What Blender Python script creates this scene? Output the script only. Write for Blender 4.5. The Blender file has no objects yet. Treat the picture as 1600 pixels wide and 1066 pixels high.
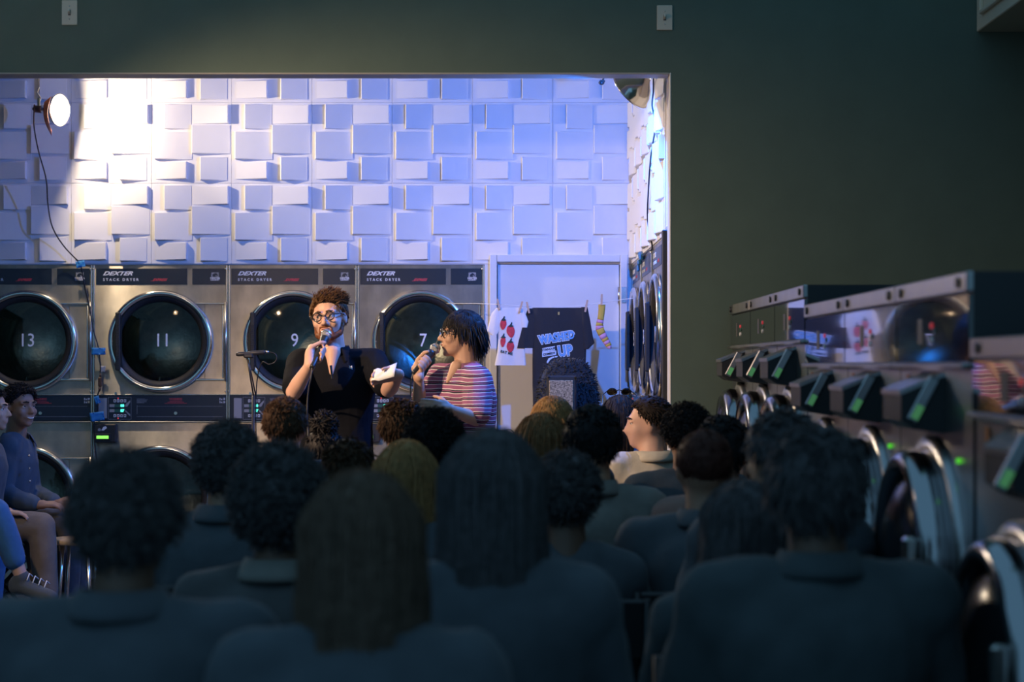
import bpy, bmesh, math, random
import numpy as np
from mathutils import Vector, Matrix, Quaternion, noise

S = bpy.context.scene
COL = S.collection
# ------------------------------------------------------------------ camera
FPX, CX, CY, CAMZ = 2763.0, 810.0, 570.0, 1.43      # focal length in pixels, vanishing point, eye height
cam_data = bpy.data.cameras.new('camera')
cam_data.sensor_width = 36.0
cam_data.lens = 36.0 * FPX / 1600.0
cam_data.shift_x = -(CX - 800.0) / 1600.0
cam_data.shift_y = (CY - 533.0) / 1600.0
cam_data.dof.use_dof = True
cam_data.dof.focus_distance = 9.2
cam_data.dof.aperture_fstop = 2.8
cam_data.clip_end = 60
cam = bpy.data.objects.new('camera', cam_data); COL.objects.link(cam)
cam.location = (0, 0, CAMZ); cam.rotation_euler = (math.pi / 2, 0, 0)
S.camera = cam
# ------------------------------------------------------------------ world, exposure
AMBIENT = (0.100, 0.225, 0.345)
w = bpy.data.worlds.new('dim_room'); S.world = w; w.use_nodes = True
w.node_tree.nodes['Background'].inputs[0].default_value = AMBIENT + (1,)
w.node_tree.nodes['Background'].inputs[1].default_value = 1.0
LAMP_WARM, LAMP_BLUE, LAMP_SIDE = 43.0, 155.0, 470.0                    # watts of the clamp lamps
S.view_settings.view_transform = 'Standard'
try: S.view_settings.look = 'None'
except Exception: pass
S.view_settings.gamma = 1.0
S.view_settings.exposure = 0.14
S.view_settings.use_curve_mapping = False
S.cycles.use_denoising = True
S.cycles.max_bounces = 8
S.cycles.diffuse_bounces = 4
S.cycles.glossy_bounces = 4
S.cycles.transparent_max_bounces = 12
S.cycles.caustics_reflective = False
S.cycles.caustics_refractive = False
S.cycles.sample_clamp_indirect = 4.0

def P(px, py, Y):
    return Vector(((px - CX) * Y / FPX, Y, CAMZ + (CY - py) * Y / FPX))
R = math.radians
V = Vector
# ------------------------------------------------------------------ materials
MATS = {}
def mat(name, col=(.5, .5, .5), rough=.5, metal=0., emit=None, es=1., aniso=0., arot=0., spec=.5,
        var=0., vscale=20., bump=0., bscale=80., sheen=0., stretch=None, coat=0., trans=0.):
    if name in MATS: return MATS[name]
    m = bpy.data.materials.new(name); m.use_nodes = True; MATS[name] = m
    nt = m.node_tree; b = nt.nodes['Principled BSDF']; L = nt.links.new
    b.inputs['Base Color'].default_value = tuple(col) + (1,)
    b.inputs['Roughness'].default_value = rough; b.inputs['Metallic'].default_value = metal
    b.inputs['Specular IOR Level'].default_value = spec
    b.inputs['Coat Weight'].default_value = coat
    if sheen: b.inputs['Sheen Weight'].default_value = sheen
    if emit:
        b.inputs['Emission Color'].default_value = tuple(emit) + (1,); b.inputs['Emission Strength'].default_value = es
    if aniso:
        b.inputs['Anisotropic'].default_value = aniso; b.inputs['Anisotropic Rotation'].default_value = arot
        t = nt.nodes.new('ShaderNodeTangent'); t.direction_type = 'RADIAL'; t.axis = 'Z'
        L(t.outputs[0], b.inputs['Tangent'])
    if var or bump:
        tc = nt.nodes.new('ShaderNodeTexCoord'); src = tc.outputs['Object']
        if stretch:
            mp = nt.nodes.new('ShaderNodeMapping'); mp.inputs['Scale'].default_value = stretch
            L(src, mp.inputs['Vector']); src = mp.outputs[0]
    if var:
        n = nt.nodes.new('ShaderNodeTexNoise'); n.inputs['Scale'].default_value = vscale; n.inputs['Detail'].default_value = 5
        L(src, n.inputs['Vector'])
        r = nt.nodes.new('ShaderNodeValToRGB')
        r.color_ramp.elements[0].position = .3; r.color_ramp.elements[1].position = .72
        r.color_ramp.elements[0].color = tuple(c * (1 - var) for c in col) + (1,)
        r.color_ramp.elements[1].color = tuple(min(1, c * (1 + var)) for c in col) + (1,)
        L(n.outputs['Fac'], r.inputs[0]); L(r.outputs[0], b.inputs['Base Color'])
    if bump:
        n2 = nt.nodes.new('ShaderNodeTexNoise'); n2.inputs['Scale'].default_value = bscale; n2.inputs['Detail'].default_value = 3
        L(src, n2.inputs['Vector'])
        bp = nt.nodes.new('ShaderNodeBump'); bp.inputs['Strength'].default_value = bump; bp.inputs['Distance'].default_value = .004
        L(n2.outputs['Fac'], bp.inputs['Height']); L(bp.outputs[0], b.inputs['Normal'])
    return m
def glass_mat(name, tint, gloss=.25, rough=.03):
    if name in MATS: return MATS[name]
    m = bpy.data.materials.new(name); m.use_nodes = True; MATS[name] = m
    nt = m.node_tree; nt.nodes.remove(nt.nodes['Principled BSDF']); out = nt.nodes['Material Output']
    t = nt.nodes.new('ShaderNodeBsdfTransparent'); t.inputs[0].default_value = tuple(tint) + (1,)
    g = nt.nodes.new('ShaderNodeBsdfGlossy'); g.inputs['Roughness'].default_value = rough
    fr = nt.nodes.new('ShaderNodeFresnel'); fr.inputs[0].default_value = 1.5
    mx = nt.nodes.new('ShaderNodeMixShader')
    nt.links.new(fr.outputs[0], mx.inputs[0]); nt.links.new(t.outputs[0], mx.inputs[1]); nt.links.new(g.outputs[0], mx.inputs[2])
    nt.links.new(mx.outputs[0], out.inputs[0])
    return m
# ------------------------------------------------------------------ mesh collecting
def frame_of(d):
    d = V(d).normalized()
    a = V((0, 0, 1)) if abs(d.z) < .9 else V((1, 0, 0))
    u = d.cross(a).normalized(); v = u.cross(d).normalized()
    return u, v, d
class MB:
    def __init__(s): s.v = []; s.f = []; s.m = []; s.s = []
    def add(s, vs, fs, m=0, smooth=False):
        o = len(s.v); s.v += [tuple(p) for p in vs]
        for f in fs: s.f.append(tuple(i + o for i in f)); s.m.append(m); s.s.append(smooth)
        return s
    def box(s, c, d, rot=None, bev=0., m=0):
        c = V(c); h = [x / 2 for x in d]; b = min(bev, min(h) * .9)
        vs = []; fs = []
        if b <= 0:
            for sx in (-1, 1):
                for sy in (-1, 1):
                    for sz in (-1, 1): vs.append(V((sx * h[0], sy * h[1], sz * h[2])))
            fs = [(0, 1, 3, 2), (4, 6, 7, 5), (0, 4, 5, 1), (2, 3, 7, 6), (0, 2, 6, 4), (1, 5, 7, 3)]
        else:
            idx = {}
            for sx in (-1, 1):
                for sy in (-1, 1):
                    for sz in (-1, 1):
                        sg = (sx, sy, sz)
                        for ax in range(3):
                            p = [sg[k] * (h[k] - (0 if k == ax else b)) for k in range(3)]
                            idx[(sg, ax)] = len(vs); vs.append(V(p))
            for ax in range(3):
                for sg in (-1, 1):
                    o = [k for k in range(3) if k != ax]; q = []
                    for a, bb in ((-1, -1), (1, -1), (1, 1), (-1, 1)):
                        t = [0, 0, 0]; t[ax] = sg; t[o[0]] = a; t[o[1]] = bb; q.append(idx[(tuple(t), ax)])
                    fs.append(tuple(q))
            for ax in range(3):
                o = [k for k in range(3) if k != ax]
                for a in (-1, 1):
                    for bb in (-1, 1):
                        q = []
                        for e, which in ((-1, o[0]), (1, o[0]), (1, o[1]), (-1, o[1])):
                            t = [0, 0, 0]; t[ax] = e; t[o[0]] = a; t[o[1]] = bb; q.append(idx[(tuple(t), which)])
                        fs.append(tuple(q))
            for sx in (-1, 1):
                for sy in (-1, 1):
                    for sz in (-1, 1): fs.append(tuple(idx[((sx, sy, sz), a)] for a in range(3)))
        if rot is not None: vs = [rot @ p for p in vs]
        return s.add([p + c for p in vs], fs, m)
    def rings(s, rings, cap=True, m=0, smooth=True, close=True):
        n = len(rings[0]); vs = [p for r in rings for p in r]; fs = []
        for i in range(len(rings) - 1):
            for j in range(n if close else n - 1):
                k = (j + 1) % n
                fs.append((i * n + j, i * n + k, (i + 1) * n + k, (i + 1) * n + j))
        s.add(vs, fs, m, smooth)
        if cap and close:
            o = len(s.v) - len(vs)
            s.f.append(tuple(o + j for j in reversed(range(n)))); s.m.append(m); s.s.append(False)
            e = o + (len(rings) - 1) * n
            s.f.append(tuple(e + j for j in range(n))); s.m.append(m); s.s.append(False)
        return s
    def cyl(s, p0, p1, r0, r1=None, n=16, m=0, smooth=True):
        r1 = r0 if r1 is None else r1
        p0 = V(p0); p1 = V(p1); u, v, d = frame_of(p1 - p0)
        ring = lambda p, r: [p + (u * math.cos(2 * math.pi * k / n) + v * math.sin(2 * math.pi * k / n)) * r for k in range(n)]
        return s.rings([ring(p0, r0), ring(p1, r1)], True, m, smooth)
    def tube(s, path, r, n=8, m=0, cap=True):
        path = [V(p) for p in path]; rs = r if isinstance(r, (list, tuple)) else [r] * len(path)
        out = []; u = None
        for i, p in enumerate(path):
            d = (path[min(i + 1, len(path) - 1)] - path[max(i - 1, 0)])
            d = d.normalized() if d.length > 1e-9 else V((0, 0, 1))
            if u is None: u = frame_of(d)[0]
            u = (u - d * u.dot(d));  u = u.normalized() if u.length > 1e-6 else frame_of(d)[0]
            v = d.cross(u)
            out.append([p + (u * math.cos(2 * math.pi * k / n) + v * math.sin(2 * math.pi * k / n)) * rs[i] for k in range(n)])
        return s.rings(out, cap, m, True)
    def lathe(s, prof, c=(0, 0, 0), d=(0, -1, 0), n=48, m=0, smooth=True, close=False):
        c = V(c); u, v, d = frame_of(d)
        out = [[c + d * h + (u * math.cos(2 * math.pi * k / n) + v * math.sin(2 * math.pi * k / n)) * max(r, 1e-5) for k in range(n)] for r, h in prof]
        if close: out.append(out[0])
        return s.rings(out, False, m, smooth)
    def ell(s, c, r, rot=None, nu=16, nv=10, m=0):
        c = V(c); rings = []
        for i in range(nv + 1):
            t = math.pi * i / nv; ring = []
            for j in range(nu):
                a = -2 * math.pi * j / nu
                p = V((r[0] * math.sin(t) * math.cos(a), r[1] * math.sin(t) * math.sin(a), r[2] * math.cos(t)))
                if i in (0, nv): p = V((r[0] * 1e-4 * math.cos(a), r[1] * 1e-4 * math.sin(a), p.z))
                ring.append(c + (rot @ p if rot is not None else p))
            rings.append(ring)
        return s.rings(rings, True, m, True)
    def cap(s, p0, r0, p1, r1, n=14):
        p0 = V(p0); p1 = V(p1); u, v, d = frame_of(p1 - p0); rings = []
        for p, r, a0, a1 in ((p0, r0, -90, 0), (p1, r1, 0, 90)):
            for k in range(5):
                a = R(a0 + (a1 - a0) * k / 4); rr = max(r * math.cos(a), r * .01)
                rings.append([p + d * r * math.sin(a) + (u * math.cos(2 * math.pi * j / n) + v * math.sin(2 * math.pi * j / n)) * rr for j in range(n)])
        return s.rings(rings, True)
    def prism(s, pts, y0, y1, m=0):       # polygon in x,z extruded along y
        n = len(pts)
        vs = [(x, y0, z) for x, z in pts] + [(x, y1, z) for x, z in pts]
        fs = [tuple(range(n)), tuple(reversed(range(n, 2 * n)))] + [(i, i + n, (i + 1) % n + n, (i + 1) % n) for i in range(n)]
        return s.add(vs, fs, m)
    def mesh(s, name, mats, fix=True):
        me = bpy.data.meshes.new(name); me.from_pydata(s.v, [], s.f)
        for mm in (mats if isinstance(mats, (list, tuple)) else [mats]):
            if mm: me.materials.append(mm)
        me.polygons.foreach_set('material_index', s.m); me.polygons.foreach_set('use_smooth', s.s)
        if fix:
            bm = bmesh.new(); bm.from_mesh(me); bmesh.ops.recalc_face_normals(bm, faces=bm.faces); bm.to_mesh(me); bm.free()
        me.update()
        return me
    def build(s, name, mats, parent=None, loc=None, fix=True):
        o = bpy.data.objects.new(name, s.mesh(name, mats, fix)); COL.objects.link(o)
        if parent: o.parent = parent
        if loc is not None: o.location = loc
        return o
def obj(name, me, parent=None, loc=None, rot=None):
    o = bpy.data.objects.new(name, me); COL.objects.link(o)
    if parent: o.parent = parent
    if loc is not None: o.location = loc
    if rot is not None: o.rotation_euler = rot
    return o
def empty(name, loc=(0, 0, 0), rz=0):
    o = bpy.data.objects.new(name, None); COL.objects.link(o); o.location = loc; o.rotation_euler = (0, 0, rz); return o
def tag(o, label=None, cat=None, group=None, kind=None):
    if label: o['label'] = label
    if cat: o['category'] = cat
    if group: o['group'] = group
    if kind: o['kind'] = kind
    return o
def copy_tree(o, parent=None):
    c = o.copy(); COL.objects.link(c); c.parent = parent
    for ch in o.children: copy_tree(ch, c)
    return c
def text_mesh(txt, size, mt, shear=0., off=0., ext=.0006, align='LEFT', sx=1., space=1.):
    cu = bpy.data.curves.new('lettering', 'FONT'); cu.body = txt; cu.size = size; cu.shear = shear; cu.offset = off
    cu.extrude = ext; cu.align_x = align; cu.align_y = 'CENTER'; cu.resolution_u = 3; cu.space_character = space
    o = bpy.data.objects.new('lettering', cu); COL.objects.link(o)
    dg = bpy.context.evaluated_depsgraph_get()
    me = bpy.data.meshes.new_from_object(o.evaluated_get(dg)); bpy.data.objects.remove(o); bpy.data.curves.remove(cu)
    me.name = 'lettering'; me.materials.clear(); me.materials.append(mt)
    # font plane -> x right, z up, facing -y
    me.transform(Matrix.Rotation(math.pi / 2, 4, 'X') @ Matrix.Diagonal((sx, 1, 1, 1)))
    return me
def text(txt, size, mt, parent, loc, **k):
    nm = k.pop('name', 'lettering')
    return obj(nm, text_mesh(txt, size, mt, **k), parent, loc)
def plate_holes(x0, x1, z0, z1, holes, y=0., n=64):
    """flat plate in x,z with round holes (stacked above each other), as faces"""
    mb = MB(); zs = sorted(holes, key=lambda h: h[1]); cuts = [z0]
    for a, b in zip(zs, zs[1:]): cuts.append((a[1] + a[2] + b[1] - b[2]) / 2)
    cuts.append(z1)
    for (cx, cz, r), a, b in zip(zs, cuts, cuts[1:]):
        inner = []; outer = []
        for k in range(n):
            t = 2 * math.pi * (k + .5) / n; dx, dz = math.cos(t), math.sin(t)
            inner.append((cx + r * dx, y, cz + r * dz))
            sc = min(((x1 if dx > 0 else x0) - cx) / dx if abs(dx) > 1e-6 else 9, ((b if dz > 0 else a) - cz) / dz if abs(dz) > 1e-6 else 9)
            outer.append([cx + dx * sc, y, cz + dz * sc])
        for X, Z in ((x0, a), (x1, a), (x0, b), (x1, b)):     # snap the nearest outer points to the corners
            k = min(range(n), key=lambda i: (outer[i][0] - X) ** 2 + (outer[i][2] - Z) ** 2); outer[k] = [X, y, Z]
        mb.add(inner + outer, [(k, (k + 1) % n, n + (k + 1) % n, n + k) for k in range(n)])
    return mb

# ------------------------------------------------------------------ shared materials
M = {}
M['green'] = mat('green_wall_paint', (.095, .140, .112), .75, var=.05, vscale=6, bump=.12, bscale=220)
M['trim'] = mat('grey_edge_bead', (.42, .40, .36), .5)
M['white'] = mat('white_wall_paint', (.80, .79, .80), .55, var=.02, vscale=5)
M['doorw'] = mat('white_door_paint', (.74, .75, .78), .45, var=.02, vscale=4)
M['steel'] = mat('brushed_steel', (.76, .69, .58), .54, .88, aniso=1., arot=.25, var=.22, vscale=9, stretch=(1, 1, .6))
M['steel2'] = mat('steel_trim', (.62, .60, .57), .25, 1.)
M['chrome'] = mat('chrome', (.80, .79, .77), .12, 1.)
M['navy'] = mat('navy_panel', (.012, .020, .034), .32)
M['black'] = mat('black_plastic', (.022, .023, .026), .42)
M['rubber'] = mat('black_rubber', (.018, .018, .02), .6)
M['ink'] = mat('white_print', (.80, .80, .82), .6)
M['red'] = mat('red_print', (.62, .06, .07), .6)
M['dglass'] = glass_mat('dark_door_glass', (.72, .76, .76))
M['drum'] = mat('drum_steel', (.42, .43, .38), .32, 1., var=.3, vscale=14, bump=.3, bscale=60)
M['num'] = mat('white_number', (.85, .86, .9), .5, emit=(.5, .6, .8), es=.0)
M['lcd'] = mat('green_lcd', (.1, .4, .05), .4, emit=(.30, .95, .12), es=1.1)
M['led'] = mat('teal_led', (.05, .3, .2), .4, emit=(.10, 1.0, .70), es=1.3)
M['ledred'] = mat('red_led', (.4, .02, .02), .4, emit=(1, .05, .05), es=1.0)
M['leddim'] = mat('dim_display', (.03, .12, .09), .3)
M['grey'] = mat('grey_plastic', (.32, .32, .33), .5)
M['floor'] = mat('dark_floor', (.10, .10, .10), .5, var=.15, vscale=4)
M['ceil'] = mat('grey_ceiling', (.30, .30, .31), .8)
M['bluetape'] = mat('blue_painters_tape', (.02, .22, .55), .6, bump=.4, bscale=120)
M['greytape'] = mat('grey_tape', (.42, .40, .38), .5)
M['cord'] = mat('black_cord', (.015, .015, .017), .5)
M['wood'] = mat('pale_wood', (.55, .40, .24), .5, var=.15, vscale=12)

# ------------------------------------------------------------------ structure
YO, YB, XR, XL = 8.2, 10.96, .709, -6.5           # opening plane, alcove back plane, alcove right and left planes
ZD, ZCEIL = 2.05, 3.5
def struct(o): o['kind'] = 'structure'; return o
struct(MB().box((-2.0, 5, -.05), (10., 14, .1)).build('floor', M['floor']))
ZH = 2.785                                          # underside of the green header
mb = MB()
mb.box((-2.3, YO + .06, (ZH + 4.) / 2), (9.6, .12, 4. - ZH))
mb.box(((XR + 2.5) / 2, YO + .06, ZH / 2), (2.5 - XR, .12, ZH))
mb.box((-6.8, YO + .06, ZH / 2), (.6, .12, ZH))
struct(mb.build('wall_front', M['green']))
mb = MB()
mb.box(((XR + XL) / 2 - .004, YO + .06, ZH - .004), (XR - XL - .008, .124, .008), bev=.003)
struct(mb.build('trim_1', M['trim']))
struct(MB().box((XR - .004, YO + .06, ZH / 2), (.008, .124, ZH), bev=.003).build('trim_2', mat('pale_edge_bead', (.66, .64, .60), .5)))
struct(MB().box((2.56, 4., 2.), (.12, 8.64, 4.)).build('wall_right', M['green']))
struct(MB().box((-7.06, 3.0, 2.), (.12, 10.4, 4.)).build('wall_room', M['green']))
# alcove shell (walls above the dryers and beside the door)
mb = MB()
mb.box(((XL + XR) / 2, YB + .07, (ZD + ZCEIL) / 2), (XR - XL, .14, ZCEIL - ZD))
mb.box((-.172, YB + .07, ZD / 2), (.076, .14, ZD)); mb.box(((XL - 3.48) / 2, YB + .07, ZD / 2), (-3.48 - XL, .14, ZD))
mb.box((.6875, YB + .07, ZD / 2), (.04, .14, ZD))
mb.box(((-.134 + .6675) / 2, YB + .12, ZD / 2), (.805, .04, ZD))
wall_back = struct(mb.build('wall_back', M['white']))
mb = MB()
mb.box((XR + .07, (YO + .12 + YB) / 2, (ZD + ZCEIL) / 2), (.14, YB - YO - .12, ZCEIL - ZD))
wall_alcove = struct(mb.build('wall_side', M['white']))
struct(MB().box((XL - .06, (YO + 12) / 2, ZCEIL / 2), (.12, 12 - YO, ZCEIL)).build('wall_left', M['white']))
struct(MB().box(((XL + XR) / 2, (YO + .12 + YB) / 2, ZCEIL + .05), (XR - XL, YB - YO - .12, .1)).build('ceiling', M['ceil']))
# relief wall panels: a half metre panel with six wedge blocks, repeated
PW = .497; PH = .5; U = PW / 425.
blocks = [(72, 210, 12, 140, 'L'), (217, 410, 15, 112, 'R'), (20, 215, 155, 300, 'L'), (217, 415, 120, 270, 'L'),
          (22, 190, 312, 403, 'R'), (262, 400, 288, 410, 'L')]
M['panel'] = mat('white_relief_panel', (.80, .79, .81), .5, var=.015, vscale=9)
def wedge(x0, x1, y0, y1, side):
    z1, z0 = -y0 * PH / 425, -y1 * PH / 425; x0 *= U; x1 *= U; hi, lo = .030, .0035
    hl, hr = (hi, lo) if side == 'L' else (lo, hi); e = .0035
    vs = [(x0, 0, z0), (x1, 0, z0), (x1, 0, z1), (x0, 0, z1)]
    vs += [(x0, -hl + e * (side == 'L'), z0), (x1, -hr + e * (side == 'R'), z0), (x1, -hr + e * (side == 'R'), z1), (x0, -hl + e * (side == 'L'), z1)]
    vs += [(x0 + e, -hl, z0 + e), (x1 - e, -hr, z0 + e), (x1 - e, -hr, z1 - e), (x0 + e, -hl, z1 - e)]
    fs = [(0, 1, 5, 4), (1, 2, 6, 5), (2, 3, 7, 6), (3, 0, 4, 7), (4, 5, 9, 8), (5, 6, 10, 9), (6, 7, 11, 10), (7, 4, 8, 11), (8, 9, 10, 11)]
    return MB().add(vs, fs).mesh('relief_block', M['panel'])
bl_me = [wedge(*b) for b in blocks]
pl_me = MB().box((PW / 2, -.004, -PH / 2), (PW - .0016, .008, PH - .0016), bev=.0015).mesh('wall_panel', M['panel'])
def panels(parent, origin, rz, nx, nz, zbase):
    for i in range(nx):
        for j in range(nz):
            o = obj('wall_panel', pl_me, parent)
            o.rotation_euler = (0, 0, rz)
            d = V((math.cos(rz), math.sin(rz), 0)) * (i * PW)
            o.location = V(origin) + d + V((0, 0, zbase + (j + 1) * PH))
            for k, b in enumerate(bl_me):
                obj('relief_block', b, o, (0, -.008, 0))
panels(wall_back, (XR - 9 * PW, YB, 0), 0, 9, 3, ZD + .004)
panels(wall_alcove, (XR, YB, 0), -math.pi / 2, 5, 3, ZD + .004)

# door in the back wall
door = empty('door_1', ((-.131 + .627) / 2, YB, 0)); door['kind'] = 'structure'
DWH = .379; DH = (CY - 411) * YB / FPX + CAMZ
MB().box((0, .02, DH / 2), (DWH * 2 - .006, .04, DH - .006), bev=.002).build('door_leaf', M['doorw'], door)
for sgn in (-1, 1):
    MB().box((sgn * (DWH + .0245), .0, (DH + .049) / 2), (.045, .09, DH + .049), bev=.004).build('door_casing', M['doorw'], door)
MB().box((0, .0, DH + .0265), (DWH * 2 + .003, .088, .045), bev=.004).build('door_casing', M['doorw'], door)
for hz in (1.86, 1.05, .25):
    hb = MB().cyl((DWH - .004, -.012, hz - .05), (DWH - .004, -.012, hz + .05), .008, n=12).build('hinge', M['steel2'], door)
    MB().box((DWH + .024, -.047, hz), (.03, .006, .1), bev=.001).build('hinge_leaf', M['steel2'], hb)
mb = MB().cyl((-DWH + .07, 0, 1.0), (-DWH + .07, -.05, 1.0), .012, n=12); mb.ell((-DWH + .07, -.065, 1.0), (.028, .022, .028))
mb.cyl((-DWH + .07, 0, 1.0), (-DWH + .07, -.006, 1.0), .032, n=20)
mb.build('door_knob', M['steel2'], door)
# filler strips where the door wall meets the right hand dryers
# ------------------------------------------------------------------ stack dryers
DW, DD, DB = .82, .75, .10             # width, depth, plinth height
def dz(py): return ZD - (py - 414) / 252.
def dx(px): return (px - 146) / 252. * (DW / .8254) - DW / 2
DOORX, DOORZ, DOORR = dx(251), dz(534), .317
LOWZ = dz(776)
def horse_emblem(parent, x, z, s):
    e = MB().box((x, -.0025, z + .18 * s), (s, .001, .62 * s)).build('emblem', M['ink'], parent)
    pts = [(-.30, -.28), (-.34, .0), (-.2, .22), (.0, .30), (.12, .38), (.16, .26), (.30, .10), (.40, -.06), (.30, -.14), (.12, -.02), (.04, -.1), (.14, -.28)]
    MB().prism([(x + a * s, z + .14 * s + b * s * .8) for a, b in pts], -.0032, -.0036).build('horse_head', M['navy'], parent)
    text('DEXTER', s * .30, M['ink'], parent, (x, -.003, z - .27 * s), align='CENTER', off=.0006, sx=1.15)
    text('LAUNDRY', s * .22, M['ink'], parent, (x, -.003, z - .50 * s), align='CENTER', off=.0004, sx=1.1)
    return e
HOLE = DOORR - .012
def make_dryer():
    root = empty('stack_dryer')
    # body: front plate with two openings, sides, top
    fp = plate_holes(-DW / 2 + .003, DW / 2 - .003, DB, ZD - .002, [(DOORX, LOWZ, HOLE), (DOORX, DOORZ, HOLE)])
    hx, y1 = DW / 2 - .003, DD
    vs = [(-hx, 0, DB), (hx, 0, DB), (hx, 0, ZD - .002), (-hx, 0, ZD - .002), (-hx, y1, DB), (hx, y1, DB), (hx, y1, ZD - .002), (-hx, y1, ZD - .002)]
    fp.add(vs, [(0, 1, 5, 4), (1, 2, 6, 5), (2, 3, 7, 6), (3, 0, 4, 7), (4, 5, 6, 7)])
    fp.build('body', M['steel'], root)
    MB().box((0, DD / 2 + .02, DB / 2), (DW - .02, DD - .04, DB)).build('plinth', M['black'], root)
    for sx in (-1, 1):
        MB().box((sx * (DW / 2 - .007), -.004, (DB + ZD) / 2), (.011, .01, ZD - DB - .006), bev=.003).build('edge_strip', M['steel2'], root)
    # header
    hp = MB().box(((dx(151) + dx(291)) / 2, -.001, (dz(420) + dz(445)) / 2), (dx(291) - dx(151), .004, dz(420) - dz(445)), bev=.001).build('header_panel', M['navy'], root)
    text('DEXTER', .034, M['ink'], hp, (dx(161.5), -.0035, dz(428)), shear=.45, off=.0012, sx=1.42)
    text('STACK DRYER', .0225, M['ink'], hp, (dx(162), -.0035, dz(437.6)), off=.0006, space=1.62, sx=1.0)
    text('EXPRESS', .021, M['red'], hp, (dx(238), -.0035, dz(437.8)), shear=.6, off=.001, sx=1.05)
    MB().prism([(dx(235.5), dz(439.2)), (dx(240), dz(439.2)), (dx(240), dz(439.8)), (dx(235.5), dz(439.8))], -.0032, -.0038).build('speed_line', M['red'], hp)
    h2 = MB().box(((dx(299) + dx(350)) / 2, -.001, (dz(420) + dz(445)) / 2), (dx(350) - dx(299), .004, dz(420) - dz(445)), bev=.001).build('header_panel', M['navy'], root)
    horse_emblem(h2, dx(334), dz(432), .047)
    for px, py in ((350.5, 421), (147.5, 421), (350.5, 612), (147.5, 612)):
        MB().ell((dx(px), -.010, dz(py)), (.006, .004, .006), nu=10, nv=6).build('screw', M['steel2'], root)
    # doors
    for k, cz in enumerate((DOORZ, LOWZ)):
        ring = MB().lathe([(DOORR - .014, .0), (DOORR, .006), (DOORR + .001, .020), (DOORR - .006, .032), (DOORR - .018, .038), (DOORR - .034, .030), (DOORR - .040, .012), (DOORR - .040, -.02)], (DOORX, 0, cz), n=72)
        d = ring.build('door', M['chrome'], root)
        MB().lathe([(DOORR - .039, .026), (DOORR - .050, .024), (DOORR - .064, .012), (DOORR - .074, .0), (DOORR - .074, -.03)], (DOORX, 0, cz), n=64).build('gasket', M['rubber'], d)
        MB().lathe([(DOORR - .073, .004), (DOORR - .12, .010), (DOORR - .2, .016), (.05, .019), (0, .020)], (DOORX, 0, cz), n=56).build('door_glass', M['dglass'], d)
        # black grip along the chord on the left
        hxx = dx(187); mbh = MB().box((hxx, -.040, cz), (.030, .028, .36), bev=.006)
        a0 = math.asin(min(1, .17 / (DOORR - .03)))
        pts = [(DOORX - (DOORR - .03) * math.cos(t), cz + (DOORR - .03) * math.sin(t)) for t in [(-a0 + 2 * a0 * i / 14) for i in range(15)]]
        hg = mbh.build('door_handle', M['black'], d)
        MB().prism([(hxx, cz - .17)] + pts + [(hxx, cz + .17)], -.026, -.031).build('handle_plate', M['black'], d)
        MB().ell((dx(178), -.032, cz), (.004, .003, .004), nu=8, nv=5).build('handle_screw', M['steel2'], d)
        rb = MB()
        for q in range(17): rb.box((hxx - .002, -.0545, cz - .10 + q * .0125), (.018, .004, .005), bev=.0012)
        rb.build('grip_ribs', M['rubber'], d)
        # stamped hinge plate on the right
        x0, x1, zt, zb = dx(302), dx(350), cz + .236, cz - .236
        hp_ = MB().box(((dx(318) + x1) / 2, -.003, cz), (x1 - dx(318), .008, zt - zb), bev=.003).build('hinge_plate', M['steel'], d)
        MB().box(((x0 + x1) / 2, -.008, zt), (x1 - x0, .012, .012), bev=.004).build('hinge_rib', M['steel2'], d)
        MB().box(((x0 + x1) / 2, -.008, zb), (x1 - x0, .012, .012), bev=.004).build('hinge_rib', M['steel2'], d)
        MB().box((x1 - .014, -.009, cz), (.012, .014, zt - zb - .02), bev=.004).build('hinge_rib', M['steel2'], d)
        MB().cyl((x1 + .004, -.016, zb - .01), (x1 + .004, -.016, zt + .01), .009, n=14).build('hinge_pin', M['steel2'], d)
        # drum behind the glass
        mbd = MB().lathe([(HOLE - .028, .0), (HOLE - .028, -.10), (HOLE - .012, -.13), (HOLE - .012, -.62), (HOLE - .05, -.66), (.05, -.70), (0, -.70)], (DOORX, 0, cz), n=56)
        dr = mbd.build('drum', M['drum'], root)
        for q in range(3):
            t = R(20 + 120 * q); c = V((DOORX + (HOLE - .05) * math.cos(t), .38, cz + (HOLE - .05) * math.sin(t)))
            MB().box(c, (.07, .44, .02), rot=Matrix.Rotation(-t, 3, 'Y'), bev=.008).build('drum_baffle', M['drum'], dr)
    # control panel between the doors
    zt, zb = dz(618), dz(658.5); zc = (zt + zb) / 2
    cp = MB().box((0, -.004, zc), (DW - .018, .012, zt - zb), bev=.003).build('control_panel', M['navy'], root)
    for z in (zt + .004, zb - .004):
        MB().box((0, -.006, z), (DW - .010, .014, .006), bev=.002).build('panel_rail', M['steel2'], cp)
    MB().box((dx(162), -.0115, zc), (.05, .004, .125), bev=.001).build('coin_plate', M['grey'], cp)
    fr = MB(); x0, x1 = dx(170.5), dx(205.5)
    for a, b, cc, d_ in ((x0, x1, zt - .012, .0015), (x0, x1, zb + .012, .0015)): fr.box(((a + b) / 2, -.0105, cc), (b - a, .001, d_))
    for xx in (x0, x1): fr.box((xx, -.0105, zc), (.0015, .001, zt - zb - .024))
    fr.build('decal_frame', M['grey'], cp)
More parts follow.
